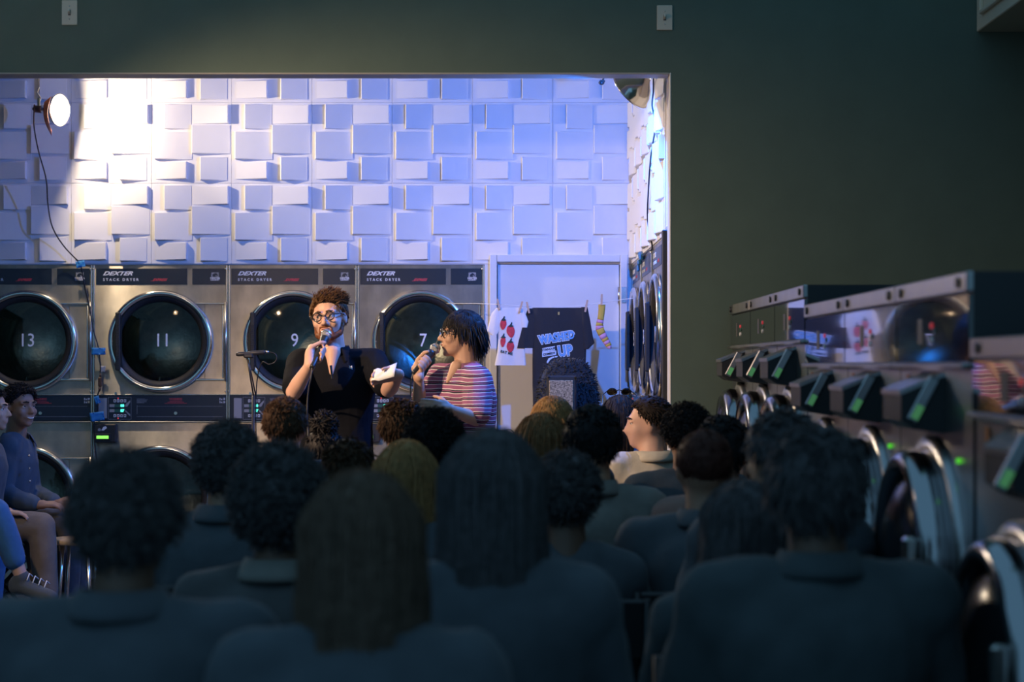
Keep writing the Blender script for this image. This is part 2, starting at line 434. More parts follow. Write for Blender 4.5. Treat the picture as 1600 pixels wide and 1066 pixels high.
    for sgn in (1, -1):
        z1, z2 = zc + sgn * .0155, zc + sgn * .046
        MB().box((dx(176), -.0105, z1), (.03, .002, .018), bev=.0008).build('button', M['grey'], cp)
        MB().box((dx(184.5), -.0105, z1), (.036, .002, .018)).build('display_window', M['leddim'], cp)
        text('88' if sgn > 0 else '87', .021, M['led'], cp, (dx(192), -.0118, z1), align='CENTER', off=.0016, name='display_digits')
        for q in range(4):
            b = MB().box((dx(180.4 + 5.2 * q), -.0105, z2), (.014, .002, .018), bev=.0008).build('button', M['ink'], cp)
            MB().prism([(dx(180.4 + 5.2 * q) + .004 * math.cos(t), z2 + .006 * math.sin(t)) for t in [i * math.pi / 4 for i in range(8)]], -.0116, -.012).build('button_mark', M['navy'], cp)
        MB().prism([(dx(196.5), z1 - .006), (dx(199.5), z1 - .006), (dx(204), z1 + sgn * .022), (dx(204), z1 + sgn * .034), (dx(200.5), z1 + sgn * .022), (dx(196.5), z1 + .006)], -.010, -.0115).build('arrow_mark', M['grey'], cp)
        MB().ell((dx(185.5), -.0105, zc + sgn * .062), (.0035, .002, .0035), nu=8, nv=5).build('indicator', M['ledred'], cp)
    for i, ln in enumerate((.05, .066, .06, .06, .045)):
        MB().box((dx(214) + ln / 2, -.0103, zt - .022 - i * .0062), (ln, .0006, .0022)).build('fine_print', M['grey'], cp)
    text('WARNING', .016, M['red'], cp, (dx(274), -.0105, zt - .024), align='CENTER', off=.0008)
    for i, ln in enumerate((.075, .10, .135)):
        MB().box((dx(274), -.0103, zt - .036 - i * .0068), (ln, .0006, .0030)).build('fine_print', M['red'], cp)
    text('3 x 10', .017, M['ink'], cp, (dx(341), -.0105, zt - .024), off=.0006, sx=.8)
    text('3 x 10', .017, M['ink'], cp, (dx(341), -.0105, zt - .043), off=.0006, sx=.8)
    fr = MB(); fr.box((dx(280), -.0103, zb + .028), (.52, .0006, .0016)); fr.box((dx(280), -.0103, zc + .012), (.52, .0006, .0012)); fr.box((dx(214.5), -.0103, zc - .008), (.0016, .0006, .055))
    fr.build('decal_line', M['grey'], cp)
    mb = MB().cyl((dx(274), -.008, zb + .05), (dx(274), -.017, zb + .05), .010, n=16); mb.box((dx(274), -.018, zb + .05), (.003, .002, .012)); mb.build('key_lock', M['steel2'], cp)
    # card reader below
    cx_, cz_ = dx(167), dz(677)
    cr = MB().box((cx_, -.022, cz_), (.134, .05, .115), bev=.006).build('card_reader', M['black'], root)
    MB().box((cx_ - .012, -.049, cz_ - .022), (.095, .006, .042), bev=.002).build('reader_bezel', M['rubber'], cr)
    MB().box((cx_ - .012, -.053, cz_ - .024), (.072, .002, .019)).build('reader_display', M['lcd'], cr)
    MB().prism([(cx_ - .02, cz_ + .018), (cx_ - .004, cz_ + .018), (cx_ + .014, cz_ + .034), (cx_ + .006, cz_ + .044), (cx_ - .008, cz_ + .040)], -.0468, -.0482).build('card_icon', M['ink'], cr)
    MB().prism([(cx_ - .032 + .010 * math.cos(t), cz_ + .022 + .009 * math.sin(t)) for t in [i * math.pi / 5 for i in range(10)]], -.0468, -.0480).build('hand_icon', M['grey'], cr)
    MB().cyl((dx(182), -.008, zt + .012), (dx(182), -.016, zt + .012), .008, n=12).build('latch', M['steel2'], root)
    return root
proto = make_dryer()
NUM = {s: text_mesh(s, .115, M['num'], align='CENTER', off=.0004, sx=.88) for s in ('13', '11', '9', '7', '5', '3', '1', '14', '12', '10', '8', '6', '4', '2')}
def put_dryer(o, loc, rz, sx, n_up, n_low, label, group):
    o.location = loc; o.rotation_euler = (0, 0, rz); o.scale = (sx, 1, 1)
    tag(o, label, 'dryer', group)
    ds = [c for c in o.children if c.name.startswith('door')]
    for d, n, cz in zip(sorted(ds, key=lambda c: c.get('low', 0)), (n_up, n_low), (DOORZ, LOWZ)):
        obj('number', NUM[n], d, (DOORX + .012, -.022, cz + .004))
for i, c in enumerate([c for c in proto.children if c.name.startswith('door')]): c['low'] = i
GB = 'stack dryers along the back wall'
edges = [-66, 145, 356.5, 558, 757]
nums = [('13', '14', 'stack dryer numbered 13 behind the seated man in a denim jacket'), ('11', '12', 'stack dryer numbered 11 with the brightly lit steel front'),
        ('9', '10', 'stack dryer numbered 9 behind the man in the dark polo'), ('7', '8', 'stack dryer numbered 7 next to the white door')]
copies = [proto] + [copy_tree(proto) for _ in range(6)]
for i, (a, b, lab) in enumerate(nums):
    x0, x1 = (edges[i] - CX) / 252.1, (edges[i + 1] - CX) / 252.1
    put_dryer(copies[i], ((x0 + x1) / 2, YB, 0), 0, (x1 - x0) / DW, a, b, lab, GB)
GR = 'stack dryers along the right alcove wall'
for i, (y1, a, b, lab) in enumerate(((YB, '5', '6', 'stack dryer seen edge-on in the corner beside the white door'),
                                     (10.14, '3', '4', 'middle of the edge-on stack dryers on the right alcove wall'),
                                     (9.32, '1', '2', 'edge-on stack dryer nearest the green wall jamb'))):
    put_dryer(copies[4 + i], (XR, y1 - .41, 0), -math.pi / 2, 1, a, b, lab, GR)
# filler between the last dryer and the green wall
struct(MB().box((XR + .02, (8.32 + 8.50) / 2, ZD / 2 + .02), (.05, .17, ZD + .04), bev=.004).build('trim_3', mat('tan_trim', (.40, .37, .30), .45)))
struct(MB().box((XR - .012, 8.40, ZD / 2 + .01), (.03, .05, ZD + .02), bev=.004).build('trim_4', M['black']))

# ------------------------------------------------------------------ washers along the right wall (front faces -x)
XW = .986
M['wglass'] = mat('black_glass', (.008, .009, .012), .06, 0, spec=.9, coat=1.)
M['wsteel'] = mat('washer_steel', (.46, .45, .46), .30, 1., var=.1, vscale=6)
M['wside'] = mat('washer_side', (.035, .037, .042), .5)
M['orange'] = mat('orange_sticker', (.55, .16, .05), .6)
def make_washer(wd, top, pz, doorz, dr, cup=.10):
    root = empty('washer'); dep = .80
    hx = wd / 2 - .004
    fp = plate_holes(-hx, hx, .08, top - .045, [(0, doorz, dr - .02)], n=48)
    vs = [(-hx, 0, .08), (hx, 0, .08), (hx, 0, top), (-hx, 0, top), (-hx, dep, .08), (hx, dep, .08), (hx, dep, top), (-hx, dep, top)]
    fp.build('front_plate', M['wsteel'], root)
    MB().add(vs, [(0, 1, 5, 4), (1, 2, 6, 5), (2, 3, 7, 6), (3, 0, 4, 7), (4, 5, 6, 7)]).build('cabinet', M['wside'], root)
    MB().box((0, dep / 2 + .03, .04), (wd - .02, dep - .06, .08)).build('plinth', M['black'], root)
    st = MB().box((0, -.006, top - .022), (wd - .006, .018, .044), bev=.003).build('top_strip', M['wsteel'], root)
    for sx in (-1, 1):
        MB().cyl((sx * wd * .40, -.014, top - .022), (sx * wd * .40, -.021, top - .022), .012, n=14).build('bolt', M['black'], st)
    gz = (top - .048 + pz) / 2
    gp = MB().box((0, -.004, gz), (wd - .010, .012, top - .048 - pz), bev=.002).build('control_glass', M['wglass'], root)
    for i, (x, z, mm, r) in enumerate(((.02, .012, mat('red_button', (.45, .03, .05), .4, emit=(1, .06, .08), es=.25), .007), (.05, -.002, M['leddim'], .007), (.02, -.022, M['ink'], .008))):
        MB().cyl((x, -.009, gz + z), (x, -.013, gz + z), r, n=14).build('button', mm, gp)
    MB().box((-.10, -.0105, gz), (.05, .001, .06)).build('instruction_label', M['wside'], gp)
    MB().box((0, -.012, pz - .008), (wd - .006, .026, .014), bev=.004).build('ledge', M['wsteel'], root)
    MB().box((-wd * .36, -.003, pz - .045), (.03, .002, .03)).build('sticker', M['orange'], root)
    # card reader cup: sloping box that sticks out below the ledge
    z1 = pz - .04
    pr = [(0, z1 + .015), (-cup, z1 - .028), (-cup, z1 - .095), (-cup + .03, z1 - .115), (0, z1 - .125)]
    mb = MB(); n = len(pr); wx = .10
    vs = [(-wx, y, z) for y, z in pr] + [(wx, y, z) for y, z in pr]
    mb.add(vs, [tuple(range(n)), tuple(reversed(range(n, 2 * n)))] + [(i, (i + 1) % n, (i + 1) % n + n, i + n) for i in range(n)])
    cr = mb.build('card_reader', M['black'], root)
    MB().add([(-wx - .002, 0, z1 + .018), (wx + .002, 0, z1 + .018), (wx + .002, -cup - .004, z1 - .024), (-wx - .002, -cup - .004, z1 - .024),
              (-wx - .002, 0, z1 + .008), (wx + .002, 0, z1 + .008), (wx + .002, -cup - .004, z1 - .036), (-wx - .002, -cup - .004, z1 - .036)],
             [(0, 1, 2, 3), (4, 7, 6, 5), (0, 4, 5, 1), (1, 5, 6, 2), (2, 6, 7, 3), (3, 7, 4, 0)]).build('reader_lid', M['wsteel'], cr)
    # display slip on the side of the reader that faces the room
    tl = Matrix.Rotation(R(-28), 3, 'X')
    ds = MB().box((wx + .006, -.050, z1 - .045), (.010, .026, .115), rot=tl, bev=.003).build('reader_face', M['wsteel'], cr)
    MB().box((wx + .0125, -.064, z1 - .075), (.004, .017, .034), rot=tl).build('reader_display', mat('green_lcd_dim', (.08, .3, .1), .4, emit=(.20, .70, .28), es=.16), cr)
    # porthole door
    d = MB().lathe([(dr - .02, .0), (dr, .02), (dr + .004, .055), (dr - .008, .085), (dr - .028, .095), (dr - .05, .080), (dr - .056, .05), (dr - .056, -.02)], (0, 0, doorz), n=56).build('door', mat('washer_chrome', (.40, .40, .42), .17, 1.), root)
    MB().lathe([(dr - .055, .05), (dr - .075, .075), (dr - .13, .10), (.05, .11), (0, .112)], (0, 0, doorz), n=48).build('door_glass', mat('porthole_glass', (.008, .009, .011), .22, spec=.35), d)
    MB().lathe([(dr + .035, .0), (dr + .035, .014), (dr + .006, .022), (dr - .01, .022)], (0, 0, doorz), n=56).build('door_rim', M['wsteel'], d)
    MB().box((dr - .03, -.11, doorz), (.035, .03, .16), bev=.008).build('door_handle', M['steel2'], d)
    for sz in (-1, 1): MB().cyl((-dr - .03, -.012, doorz + sz * .09), (-dr - .03, -.03, doorz + sz * .09), .012, n=12).build('hinge_bolt', M['steel2'], d)
    mb = MB().cyl((wd * .34, 0, pz - .22), (wd * .34, -.008, pz - .22), .006, n=12).build('indicator', mat('green_led', (.05, .4, .02), .4, emit=(.15, 1, .05), es=.5), root)
    return root
GW = 'washers along the right wall'
def put_washers(proto, ys, labels):
    for i, (y, lab) in enumerate(zip(ys, labels)):
        o = proto if i == 0 else copy_tree(proto)
        o.location = (XW, y, 0); o.rotation_euler = (0, 0, -math.pi / 2); tag(o, lab, 'washer', GW)
w1 = (8.15 - 6.03) / 3
put_washers(make_washer(w1, 1.703, 1.517, 1.06, .262), [8.15 - w1 * (i + .5) for i in range(3)],
            ['tall washer farthest back, touching the green wall', 'middle one of the three taller washers at the back', 'tall washer of the back three nearest the camera'])
w2 = (6.03 - 3.84) / 3
put_washers(make_washer(w2, 1.633, 1.435, .965, .262), [6.02 - w2 * (i + .5) for i in range(3)],
            ['washer just in front of the taller group, mirroring the black shirt lettering', 'washer whose black panel mirrors the white shirt', 'washer with the mirrored person in its panel, nearest of the middle three'])
put_washers(make_washer(.72, 1.487, 1.33, .84, .25, .05), [3.81 - .36, 3.09 - .36],
            ['low washer at the right picture edge with a green light', 'low washer cut off by the right picture edge'])
# boxed-in bulkhead with moulded panels high on the right
bx0, bz0 = (1526 - CX) * YO / FPX, CAMZ + (CY - 50) * YO / FPX
M['tan'] = mat('tan_paint', (.72, .62, .47), .6)
bk = MB().box(((bx0 + 2.5) / 2, YO / 2 - .5, (bz0 + 4) / 2), (2.5 - bx0, YO + 1., 4 - bz0), bev=.004).build('trim_5', M['tan']); struct(bk)
for i in range(9):
    yc = YO - .05 - .46 - i * .86
    f = MB()
    for a in (-1, 1):
        f.box((bx0 - .008, yc + a * .40, bz0 + .33), (.02, .022, .52), bev=.005)
        f.box((bx0 - .008, yc, bz0 + .33 + a * .26), (.02, .80, .022), bev=.005)
    f.build('panel_moulding', M['tan'], bk)
# light switch plates on the green wall
M['almond'] = mat('almond_plastic', (.62, .56, .45), .4)
for px, py, lab in ((109, 20, 'almond toggle switch plate high on the green wall above the lit clamp lamp'), (1038.5, 28, 'almond toggle switch plate on the green wall above the opening corner')):
    c = P(px, py, YO); sw = empty('light_switch', c); tag(sw, lab, 'light switch', 'toggle switch plates on the green wall')
    MB().box((0, -.003, 0), (.072, .006, .115), bev=.002).build('wall_plate', M['almond'], sw)
    MB().box((0, -.012, .004), (.009, .022, .018), rot=Matrix.Rotation(R(-28), 3, 'X'), bev=.002).build('toggle', M['almond'], sw)
    MB().box((0, -.0065, 0), (.012, .002, .026)).build('toggle_slot', M['wside'], sw)
    for z in (.03, -.03): MB().ell((0, -.006, z), (.0035, .002, .0035), nu=8, nv=5).build('screw', M['steel2'], sw)

# ------------------------------------------------------------------ clamp lamps
M['refl_out'] = mat('spun_aluminium', (.75, .74, .72), .16, 1.)
M['refl_in'] = mat('reflector_inside', (.85, .83, .78), .5)
M['gel'] = mat('orange_card', (.62, .20, .09), .7, var=.3, vscale=30)
def clamp_lamp(name, c, n, colour, watts, bulb_col, es, label, top, fwd, beam=.5, cone=150, spill=1., rs=1.):
    n = V(n).normalized(); c = V(c); root = empty(name, c); tag(root, label, 'lamp', 'clamp lamps in the alcove')
    Rr = .105 * rs
    prof = [(.028, -.115), (.034, -.10), (.05 * rs, -.085), (.075 * rs, -.062), (.094 * rs, -.034), (Rr, 0), (Rr + .003, .002)]
    MB().lathe(prof, (0, 0, 0), n, n=48).build('reflector', M['refl_out'], root)
    inn = [(.026, -.113), (.032, -.098), (.048 * rs - .002, -.083), (.075 * rs - .002, -.060), (.094 * rs - .002, -.032), (Rr - .0015, 0.001)]
    MB().lathe(inn, (0, 0, 0), n, n=48).build('reflector_lining', M['refl_in'], root)
    u, v, d = frame_of(n); MB().tube([(u * math.cos(t) + v * math.sin(t)) * (Rr + .002) + n * .002 for t in [2 * math.pi * i / 40 for i in range(41)]], .0038, n=8, cap=False).build('reflector_rim', M['refl_out'], root)
    mb = MB().cyl(n * -.108, n * -.175, .024, .021, n=20); mb.cyl(n * -.175, n * -.19, .014, .010, n=14)
    mb.build('socket', M['black'], root)
    mb = MB().cyl(n * -.105, n * -.06, .013, .016, n=16)
    u, v, d = frame_of(n)
    mb.ell(n * (fwd - .034), (.030, .030, .036), rot=d.to_track_quat('Z', 'Y').to_matrix()); mb.cyl(n * -.065, n * (fwd - .05), .015, .026, n=16)
    mb.build('bulb', mat(name + '_bulb', bulb_col, .4, emit=bulb_col, es=es), root)
    # spring clamp
    k = n * -.15 + V((0, 0, .03))
    mb = MB().box(k + V((0, 0, .012)), (.018, .012, .05), bev=.003); mb.tube([k, k + V((.012, 0, .035)), k + V((-.01, 0, .07)), k + V((.004, 0, .10))], .004, n=8)
    mb.build('clamp', M['steel2'], root)
    mb = MB().tube([k + V((.004, 0, .10)), V((.004, 0, top - c.z)) + V((k.x, k.y, 0))], .0018, n=6)
    mb.tube([k + V((.004, 0, .10)), V((-.06, .02, top - c.z)) + V((k.x, k.y, 0))], .0018, n=6); mb.build('hanging_wire', M['steel2'], root)
    L = bpy.data.lights.new(name + '_light', 'POINT'); L.energy = watts * spill; L.color = colour; L.shadow_soft_size = .018
    lo = bpy.data.objects.new('lamp_light', L); COL.objects.link(lo); lo.parent = root; lo.location = n * (fwd + .024)
    B2 = bpy.data.lights.new(name + '_beam', 'SPOT'); B2.energy = watts * beam; B2.color = colour; B2.shadow_soft_size = .03; B2.spot_size = R(cone); B2.spot_blend = 1.
    bo = bpy.data.objects.new('lamp_beam', B2); COL.objects.link(bo); bo.parent = root; bo.location = n * (fwd + .03); bo.rotation_mode = 'QUATERNION'; bo.rotation_quaternion = (-n).to_track_quat('Z', 'Y')
    return root
CL = P(93, 172, 10.53)
lampL = clamp_lamp('clamp_lamp', CL, (.925, -.37, -.09), (1.0, .80, .55), LAMP_WARM, (1., .86, .62), 14., 'lit clamp lamp with an orange card hanging at the upper left', 3.5, .008, 5.4, 112, .9, .88)
gel = MB()
g0 = V((-.005, -.085, .01))
gp = []
for i in range(9):
    for j in range(7):
        t = R(-115 + 130 * i / 8); h = -.05 + .11 * j / 6
        gp.append(g0 + V((-.03 + .045 * math.cos(t), .05 * math.sin(t) * .6, 0)) + V((.0, -.01, -.02 - 1.0 * (.10 * i / 8))) + V((h * .35, -h * .2, h * .3)))
def sheet(mb, pts, nu, nv, th, m=0):
    nrm = []
    for i in range(nu):
        for j in range(nv):
            a = pts[min(i + 1, nu - 1) * nv + j] - pts[max(i - 1, 0) * nv + j]; b = pts[i * nv + min(j + 1, nv - 1)] - pts[i * nv + max(j - 1, 0)]
            q = a.cross(b); nrm.append(q.normalized() if q.length > 1e-9 else V((0, -1, 0)))
    back = [p + q * th for p, q in zip(pts, nrm)]; N = nu * nv; fs = []
    for i in range(nu - 1):
        for j in range(nv - 1):
            a, b, c, d = i * nv + j, i * nv + j + 1, (i + 1) * nv + j + 1, (i + 1) * nv + j
            fs += [(a, b, c, d), (N + d, N + c, N + b, N + a)]
    rim = [j for j in range(nv)] + [i * nv + nv - 1 for i in range(1, nu)] + [(nu - 1) * nv + j for j in reversed(range(nv - 1))] + [i * nv for i in reversed(range(1, nu - 1))]
    for a, b in zip(rim, rim[1:] + rim[:1]): fs.append((a, N + a, N + b, b))
    return mb.add(list(pts) + back, fs, m, True)
gp = []
gb = V((-.045, -.115, .03))
for i in range(9):
    for j in range(5):
        s_, h = i / 8, j / 4
        gp.append(gb + V((.010 - .02 * math.sin(s_ * 3.1) + .05 * (h - .5) * (1 - s_) + .02 * s_, -.012 * math.sin(s_ * 3) - .03 * h * (1 - s_), -.20 * s_ + .03 * h)))
sheet(gel, gp, 9, 5, .0012).build('colour_card', M['gel'], lampL)
CR = P(985, 142, 8.47)
lampR = clamp_lamp('clamp_lamp', CR, (-.66, .46, -.59), (.015, .20, 1.0), LAMP_BLUE, (.10, .28, 1.), 8., 'chrome clamp lamp giving blue light at the upper right corner of the opening', 3.5, -.045)
lampR.name = 'clamp_lamp.001'
lampS = clamp_lamp('clamp_lamp', (-2.6, 6.3, 2.75), (.62, .60, -.51), (1.0, .66, .40), LAMP_SIDE, (1., .70, .45), 6., 'third clamp lamp hanging left of the audience, aimed at the performers', 3.9, -.05, 1., 84, .02)
# second empty clamp beside the blue lamp
c = P(941, 127, 9.4)
cc = MB().box((0, 0, 0), (.03, .02, .012), bev=.004); cc.tube([(0, 0, 0), (.014, 0, .03), (-.004, 0, .06), (.0, 0, 3.5 - c.z)], .005, n=8); cc.ell((-.004, 0, -.008), (.016, .014, .012))
tag(cc.build('spring_clamp', M['black'], loc=c), 'small dark spring clamp hanging left of the blue lamp', 'clamp')

# ------------------------------------------------------------------ cords, tapes
def spline(pts, k=8):
    pts = [V(p) for p in pts]; out = []
    for i in range(len(pts) - 1):
        p0, p1, p2, p3 = pts[max(i - 1, 0)], pts[i], pts[i + 1], pts[min(i + 2, len(pts) - 1)]
        for j in range(k):
            t = j / k; out.append(.5 * ((2 * p1) + (p2 - p0) * t + (2 * p0 - 5 * p1 + 4 * p2 - p3) * t * t + (3 * p1 - p0 - 3 * p2 + p3) * t ** 3))
    return out + [pts[-1]]
sock = CL + V((.925, -.37, -.09)).normalized() * -.185
pts = [sock, P(54, 165, 10.55), P(53, 195, 10.6), P(60, 235, 10.66), P(72, 280, 10.72), P(75, 320, 10.78), P(82, 355, 10.8), P(100, 385, 10.88), P(126, 412, 10.90)]
tag(MB().tube(spline(pts), .0042, n=6).build('power_cord', M['cord']), 'black cord of the lit clamp lamp hanging down the white wall', 'cord')
pts = [P(126, 412, 10.90), P(131, 440, 10.93), P(139, 475, 10.925), P(143, 500, 10.925), P(147, 520, 10.925), P(154, 545, 10.925), P(157, 575, 10.925), P(156, 588, 10.925)]
ex = MB().tube(spline(pts), .0040, n=6)
ex.tube(spline([P(130, 440, 10.935), P(137, 470, 10.93), P(142, 482, 10.93)]), .0028, n=6)
exo = ex.build('extension_cord', M['cord'])
pts = [P(156, 607, 10.925), P(151, 625, 10.92), P(153, 640, 10.92), P(147, 660, 10.92), P(147, 680, 10.92), P(150, 710, 10.92), P(156, 760, 10.92), P(160, 880, 10.92)]
MB().tube(spline(pts), .0048, n=6).build('lower_cord', M['cord'], exo)
mb = MB().box(P(156.5, 597, 10.92), (.024, .022, .062), bev=.006); mb.cyl(P(157, 589, 10.92), P(157, 584, 10.92), .009, .005, n=10); mb.cyl(P(156, 605, 10.92), P(155.5, 612, 10.92), .010, .005, n=10)
mb.build('plug', mat('brown_plug', (.10, .045, .02), .5), exo)
tag(exo, 'thin extension cord taped down the front of dryer 11', 'cord')
def tape(px, py, w_, h_, ang, Y, m, label, cr=.004, seed=0):
    rnd = random.Random(seed); c = P(px, py, Y); pts = []; nu, nv = 7, 5
    for i in range(nu):
        for j in range(nv):
            x = (i / (nu - 1) - .5) * w_ * Y / FPX; z = (j / (nv - 1) - .5) * h_ * Y / FPX
            pts.append(V((x * math.cos(ang) - z * math.sin(ang), -abs(rnd.gauss(0, cr)), x * math.sin(ang) + z * math.cos(ang))))
    o = sheet(MB(), pts, nu, nv, .001).build('tape_strip', m, loc=c); tag(o, label, 'tape', 'tape strips holding the lamp cords'); return o
tape(126, 413, 14, 10, .2, 10.89, M['bluetape'], 'crumpled blue tape where the cord meets the dryer tops', .007, 1)
tape(154, 549, 22, 11, .0, 10.922, M['bluetape'], 'blue tape strip halfway down the cord beside porthole 11', .003, 2)
tape(160, 577, 9, 10, -.1, 10.93, M['greytape'], 'small grey tape piece just above the brown plug', .002, 3)
tape(152, 625, 8, 12, .35, 10.91, M['bluetape'], 'narrow blue tape just below the brown plug', .004, 4)
tape(152, 651, 22, 14, .12, 10.91, M['bluetape'], 'wide blue tape strip over the control panel of dryer 11', .003, 5)
pts = [CR + V((-.66, .46, -.59)).normalized() * -.185, P(1014, 116, 8.5) , P(1020, 112, 8.6), P(1021, 140, 8.75), P(1019, 165, 8.8), P(1024, 195, 8.85), P(1017, 245, 8.95), P(1013, 300, 9.1), P(1012, 345, 9.2), P(1019, 386, 9.25), P(1012, 393, 9.5), P(1004, 401, 9.9)]
tag(MB().tube(spline(pts), .0042, n=6).build('power_cord', M['cord']), 'black cord dangling from the blue lamp along the alcove side wall', 'cord')
c = P(1002, 400, 9.95)
mb = MB().box((0, 0, 0), (.03, .12, .035), rot=Matrix.Rotation(R(12), 3, 'X'), bev=.008); mb.box((-.004, .10, -.03), (.024, .05, .03), bev=.006); mb.box((.0, .26, -.055), (.016, .05, .04), bev=.005); mb.tube([(0, .1, -.03), (0, .2, -.02), (0, .26, -.04)], .005, n=6)
tag(mb.build('plug_bundle', mat('blue_plug', (.02, .16, .35), .5), loc=c), 'blue taped plugs at the top corner of the edge-on dryers', 'plug')

# ------------------------------------------------------------------ clothes line with washing
YC = 10.42
line = spline([P(698, 474.5, 10.90), P(740, 474.5, 10.55), P(780, 476, YC), P(830, 479.5, YC), P(880, 480.5, YC), P(920, 476, YC), P(940, 473, YC), P(990, 466, YC - .05)], 10)
tag(MB().tube(line, .0022, n=6).build('clothes_line', mat('white_string', (.8, .8, .8), .7)), 'thin white string strung between the dryers with washing on it', 'clothes line')
def line_z(x):
    for a, b in zip(line, line[1:]):
        if a.x <= x <= b.x: return a.z + (b.z - a.z) * (x - a.x) / max(1e-6, b.x - a.x)
    return line[-1].z
M['pin'] = mat('wooden_peg', (.62, .40, .26), .6)
def pin(px, py0, py1, tilt, label):
    z0 = P(px, py1, YC).z; z1 = P(px, py0, YC).z; x = P(px, 0, YC).x; h = z1 - z0
    root = empty('clothes_peg', (x, YC - .012, (z0 + z1) / 2)); root.rotation_euler = (0, tilt, 0)
    for s_ in (-1, 1):
        MB().prism([(-.0055, -h / 2), (.0055, -h / 2), (.0055, h / 2), (-.0055, h / 2)], s_ * .003, s_ * (.003 + .008)).build('peg_half', M['pin'], root)
    MB().tube([(-.007, -.012, .004), (-.007, .012, .004), (.007, .012, .004), (.007, -.012, .004)], .0014, n=5).build('spring', M['steel2'], root)
    tag(root, label, 'clothes peg', 'wooden pegs on the clothes line')
pin(779, 467, 484, -.22, 'leftmost peg holding the white strawberry shirt'); pin(814, 471, 488, .25, 'peg at the right shoulder of the white strawberry shirt')
pin(825, 472, 490, -.22, 'peg at the left shoulder of the black shirt'); pin(916, 469, 488, .2, 'peg at the right shoulder of the black shirt'); pin(940, 460, 477, .02, 'peg holding the striped sock')
def cloth_y(x, z, seed, amp=.012):
    n = noise.noise(V((x * 9 + seed, z * 2.2, seed * .7))); n2 = noise.noise(V((x * 24 + seed, z * 5, 3.3)))
    return amp * n * 1.3 + amp * .4 * n2
def garment(name, rows, m, label, cat, seed, thick=.02, Y=None, amp=.012, nx=22):
    """rows: list of strips; each strip is a list of (py, xl, xr); built as front and back sheets, closed"""
    Y = Y or YC; c = P((rows[0][0][1] + rows[0][0][2]) / 2, rows[0][0][0], Y); mb = MB()
    for strip in rows:
        fine = []
        for a, b in zip(strip, strip[1:]):
            for k in range(5): t = k / 5; fine.append([a[i] + (b[i] - a[i]) * t for i in range(3)])
        fine.append(list(strip[-1])); pts_f, pts_b = [], []
        for py, xl, xr in fine:
            for k in range(nx + 1):
                u = k / nx; px = xl + (xr - xl) * u; p = P(px, py, Y) - c
                o = thick * math.sqrt(max(0., 1 - (2 * u - 1) ** 2)) * .5 * min(1, .25 + (py - strip[0][0]) / 30.)
                y = cloth_y(p.x, p.z, seed, amp)
                pts_f.append((p.x, y - o - .001, p.z)); pts_b.append((p.x, y + o + .001, p.z))
        n = nx + 1; N = len(pts_f); fs = []
        for i in range(len(fine) - 1):
            for k in range(nx):
                a, b, c2, d = i * n + k, i * n + k + 1, (i + 1) * n + k + 1, (i + 1) * n + k
                fs += [(a, d, c2, b), (N + a, N + b, N + c2, N + d)]
            fs += [(i * n, N + i * n, N + (i + 1) * n, (i + 1) * n), (i * n + nx, (i + 1) * n + nx, N + (i + 1) * n + nx, N + i * n + nx)]
        mb.add(pts_f + pts_b, fs, 0, True)
    o = mb.build(name, m, loc=c); tag(o, label, cat); return o, c
def on_cloth(me, c, seed, amp, thick, dy=.003):
    for v in me.vertices: v.co.y += cloth_y(v.co.x, v.co.z, seed, amp) - thick * .5 - dy
    return me
M['wtee'] = mat('white_tee', (.78, .74, .70), .85, bump=.3, bscale=60)
M['btee'] = mat('black_tee', (.020, .021, .025), .9, bump=.3, bscale=60)
wt, wc = garment('white_shirt', [[(481, 778, 812), (486, 777, 816), (500, 778, 819), (530, 779, 820), (550, 777, 820), (571, 773, 822)],
                                [(481, 776, 781), (490, 768, 781), (505, 764, 782), (518, 761, 781), (524, 768, 776)],
                                [(482, 811, 816), (490, 812, 821), (503, 812, 826), (512, 814, 824)]], M['wtee'],
                 'white child shirt printed with red strawberries pegged on the line', 'shirt', 3.)
M['berry'] = mat('strawberry_red', (.72, .05, .06), .8, var=.25, vscale=70); M['leaf'] = mat('dark_leaf', (.03, .05, .04), .8)
for px, py, rx, ry, an in ((786.5, 507, 5, 8.5, .1), (798, 518, 6.5, 10, -.15), (786, 534, 4, 8.5, .1), (797.5, 542, 6, 9, 0)):
    pts = [(math.cos(t) * rx * (1 - .25 * max(0, -math.sin(t))), -math.sin(t) * ry) for t in [i * math.pi / 10 for i in range(20)]]
    q = [P(px + a * math.cos(an) - b * math.sin(an), py + a * math.sin(an) + b * math.cos(an), YC) - wc for a, b in pts]
    me = MB().prism([(p.x, p.z) for p in q], -.0005, .0005).mesh('strawberry_print', M['berry']); on_cloth(me, wc, 3., .012, .02, .0035); so = obj('strawberry_print', me, wt)
    q = [P(px + a, py + b, YC) - wc for a, b in ((-4, -ry + 2.5), (-1, -ry - .5), (1.2, -ry - 4.5), (2.4, -ry - 4), (2, -ry), (5, -ry + 2), (1, -ry + 3.5))]
    me = MB().prism([(p.x, p.z) for p in q], -.0005, .0005).mesh('leaf_print', M['leaf']); on_cloth(me, wc, 3., .012, .02, .0045); obj('leaf_print', me, so)
me = text_mesh('EAT ME', .022, M['leaf'], off=.0005); p = P(782, 549, YC) - wc; me.transform(Matrix.Translation(p) @ Matrix.Rotation(R(14), 4, 'Y')); on_cloth(me, wc, 3., .012, .02, .004); obj('lettering', me, wt)
bt, bc = garment('black_shirt', [[(481, 832, 916), (487, 829, 918), (500, 829, 917), (545, 832, 916), (600, 832, 914), (646, 833, 912)],
                                [(482, 825, 834), (500, 818, 836), (530, 811, 836), (544, 808, 834)],
                                [(480, 908, 918), (500, 908, 922), (525, 909, 926), (536, 910, 929), (546, 912, 919)]], M['btee'],
                 'black shirt lettered in blue hanging from the clothes line', 'shirt', 8.)
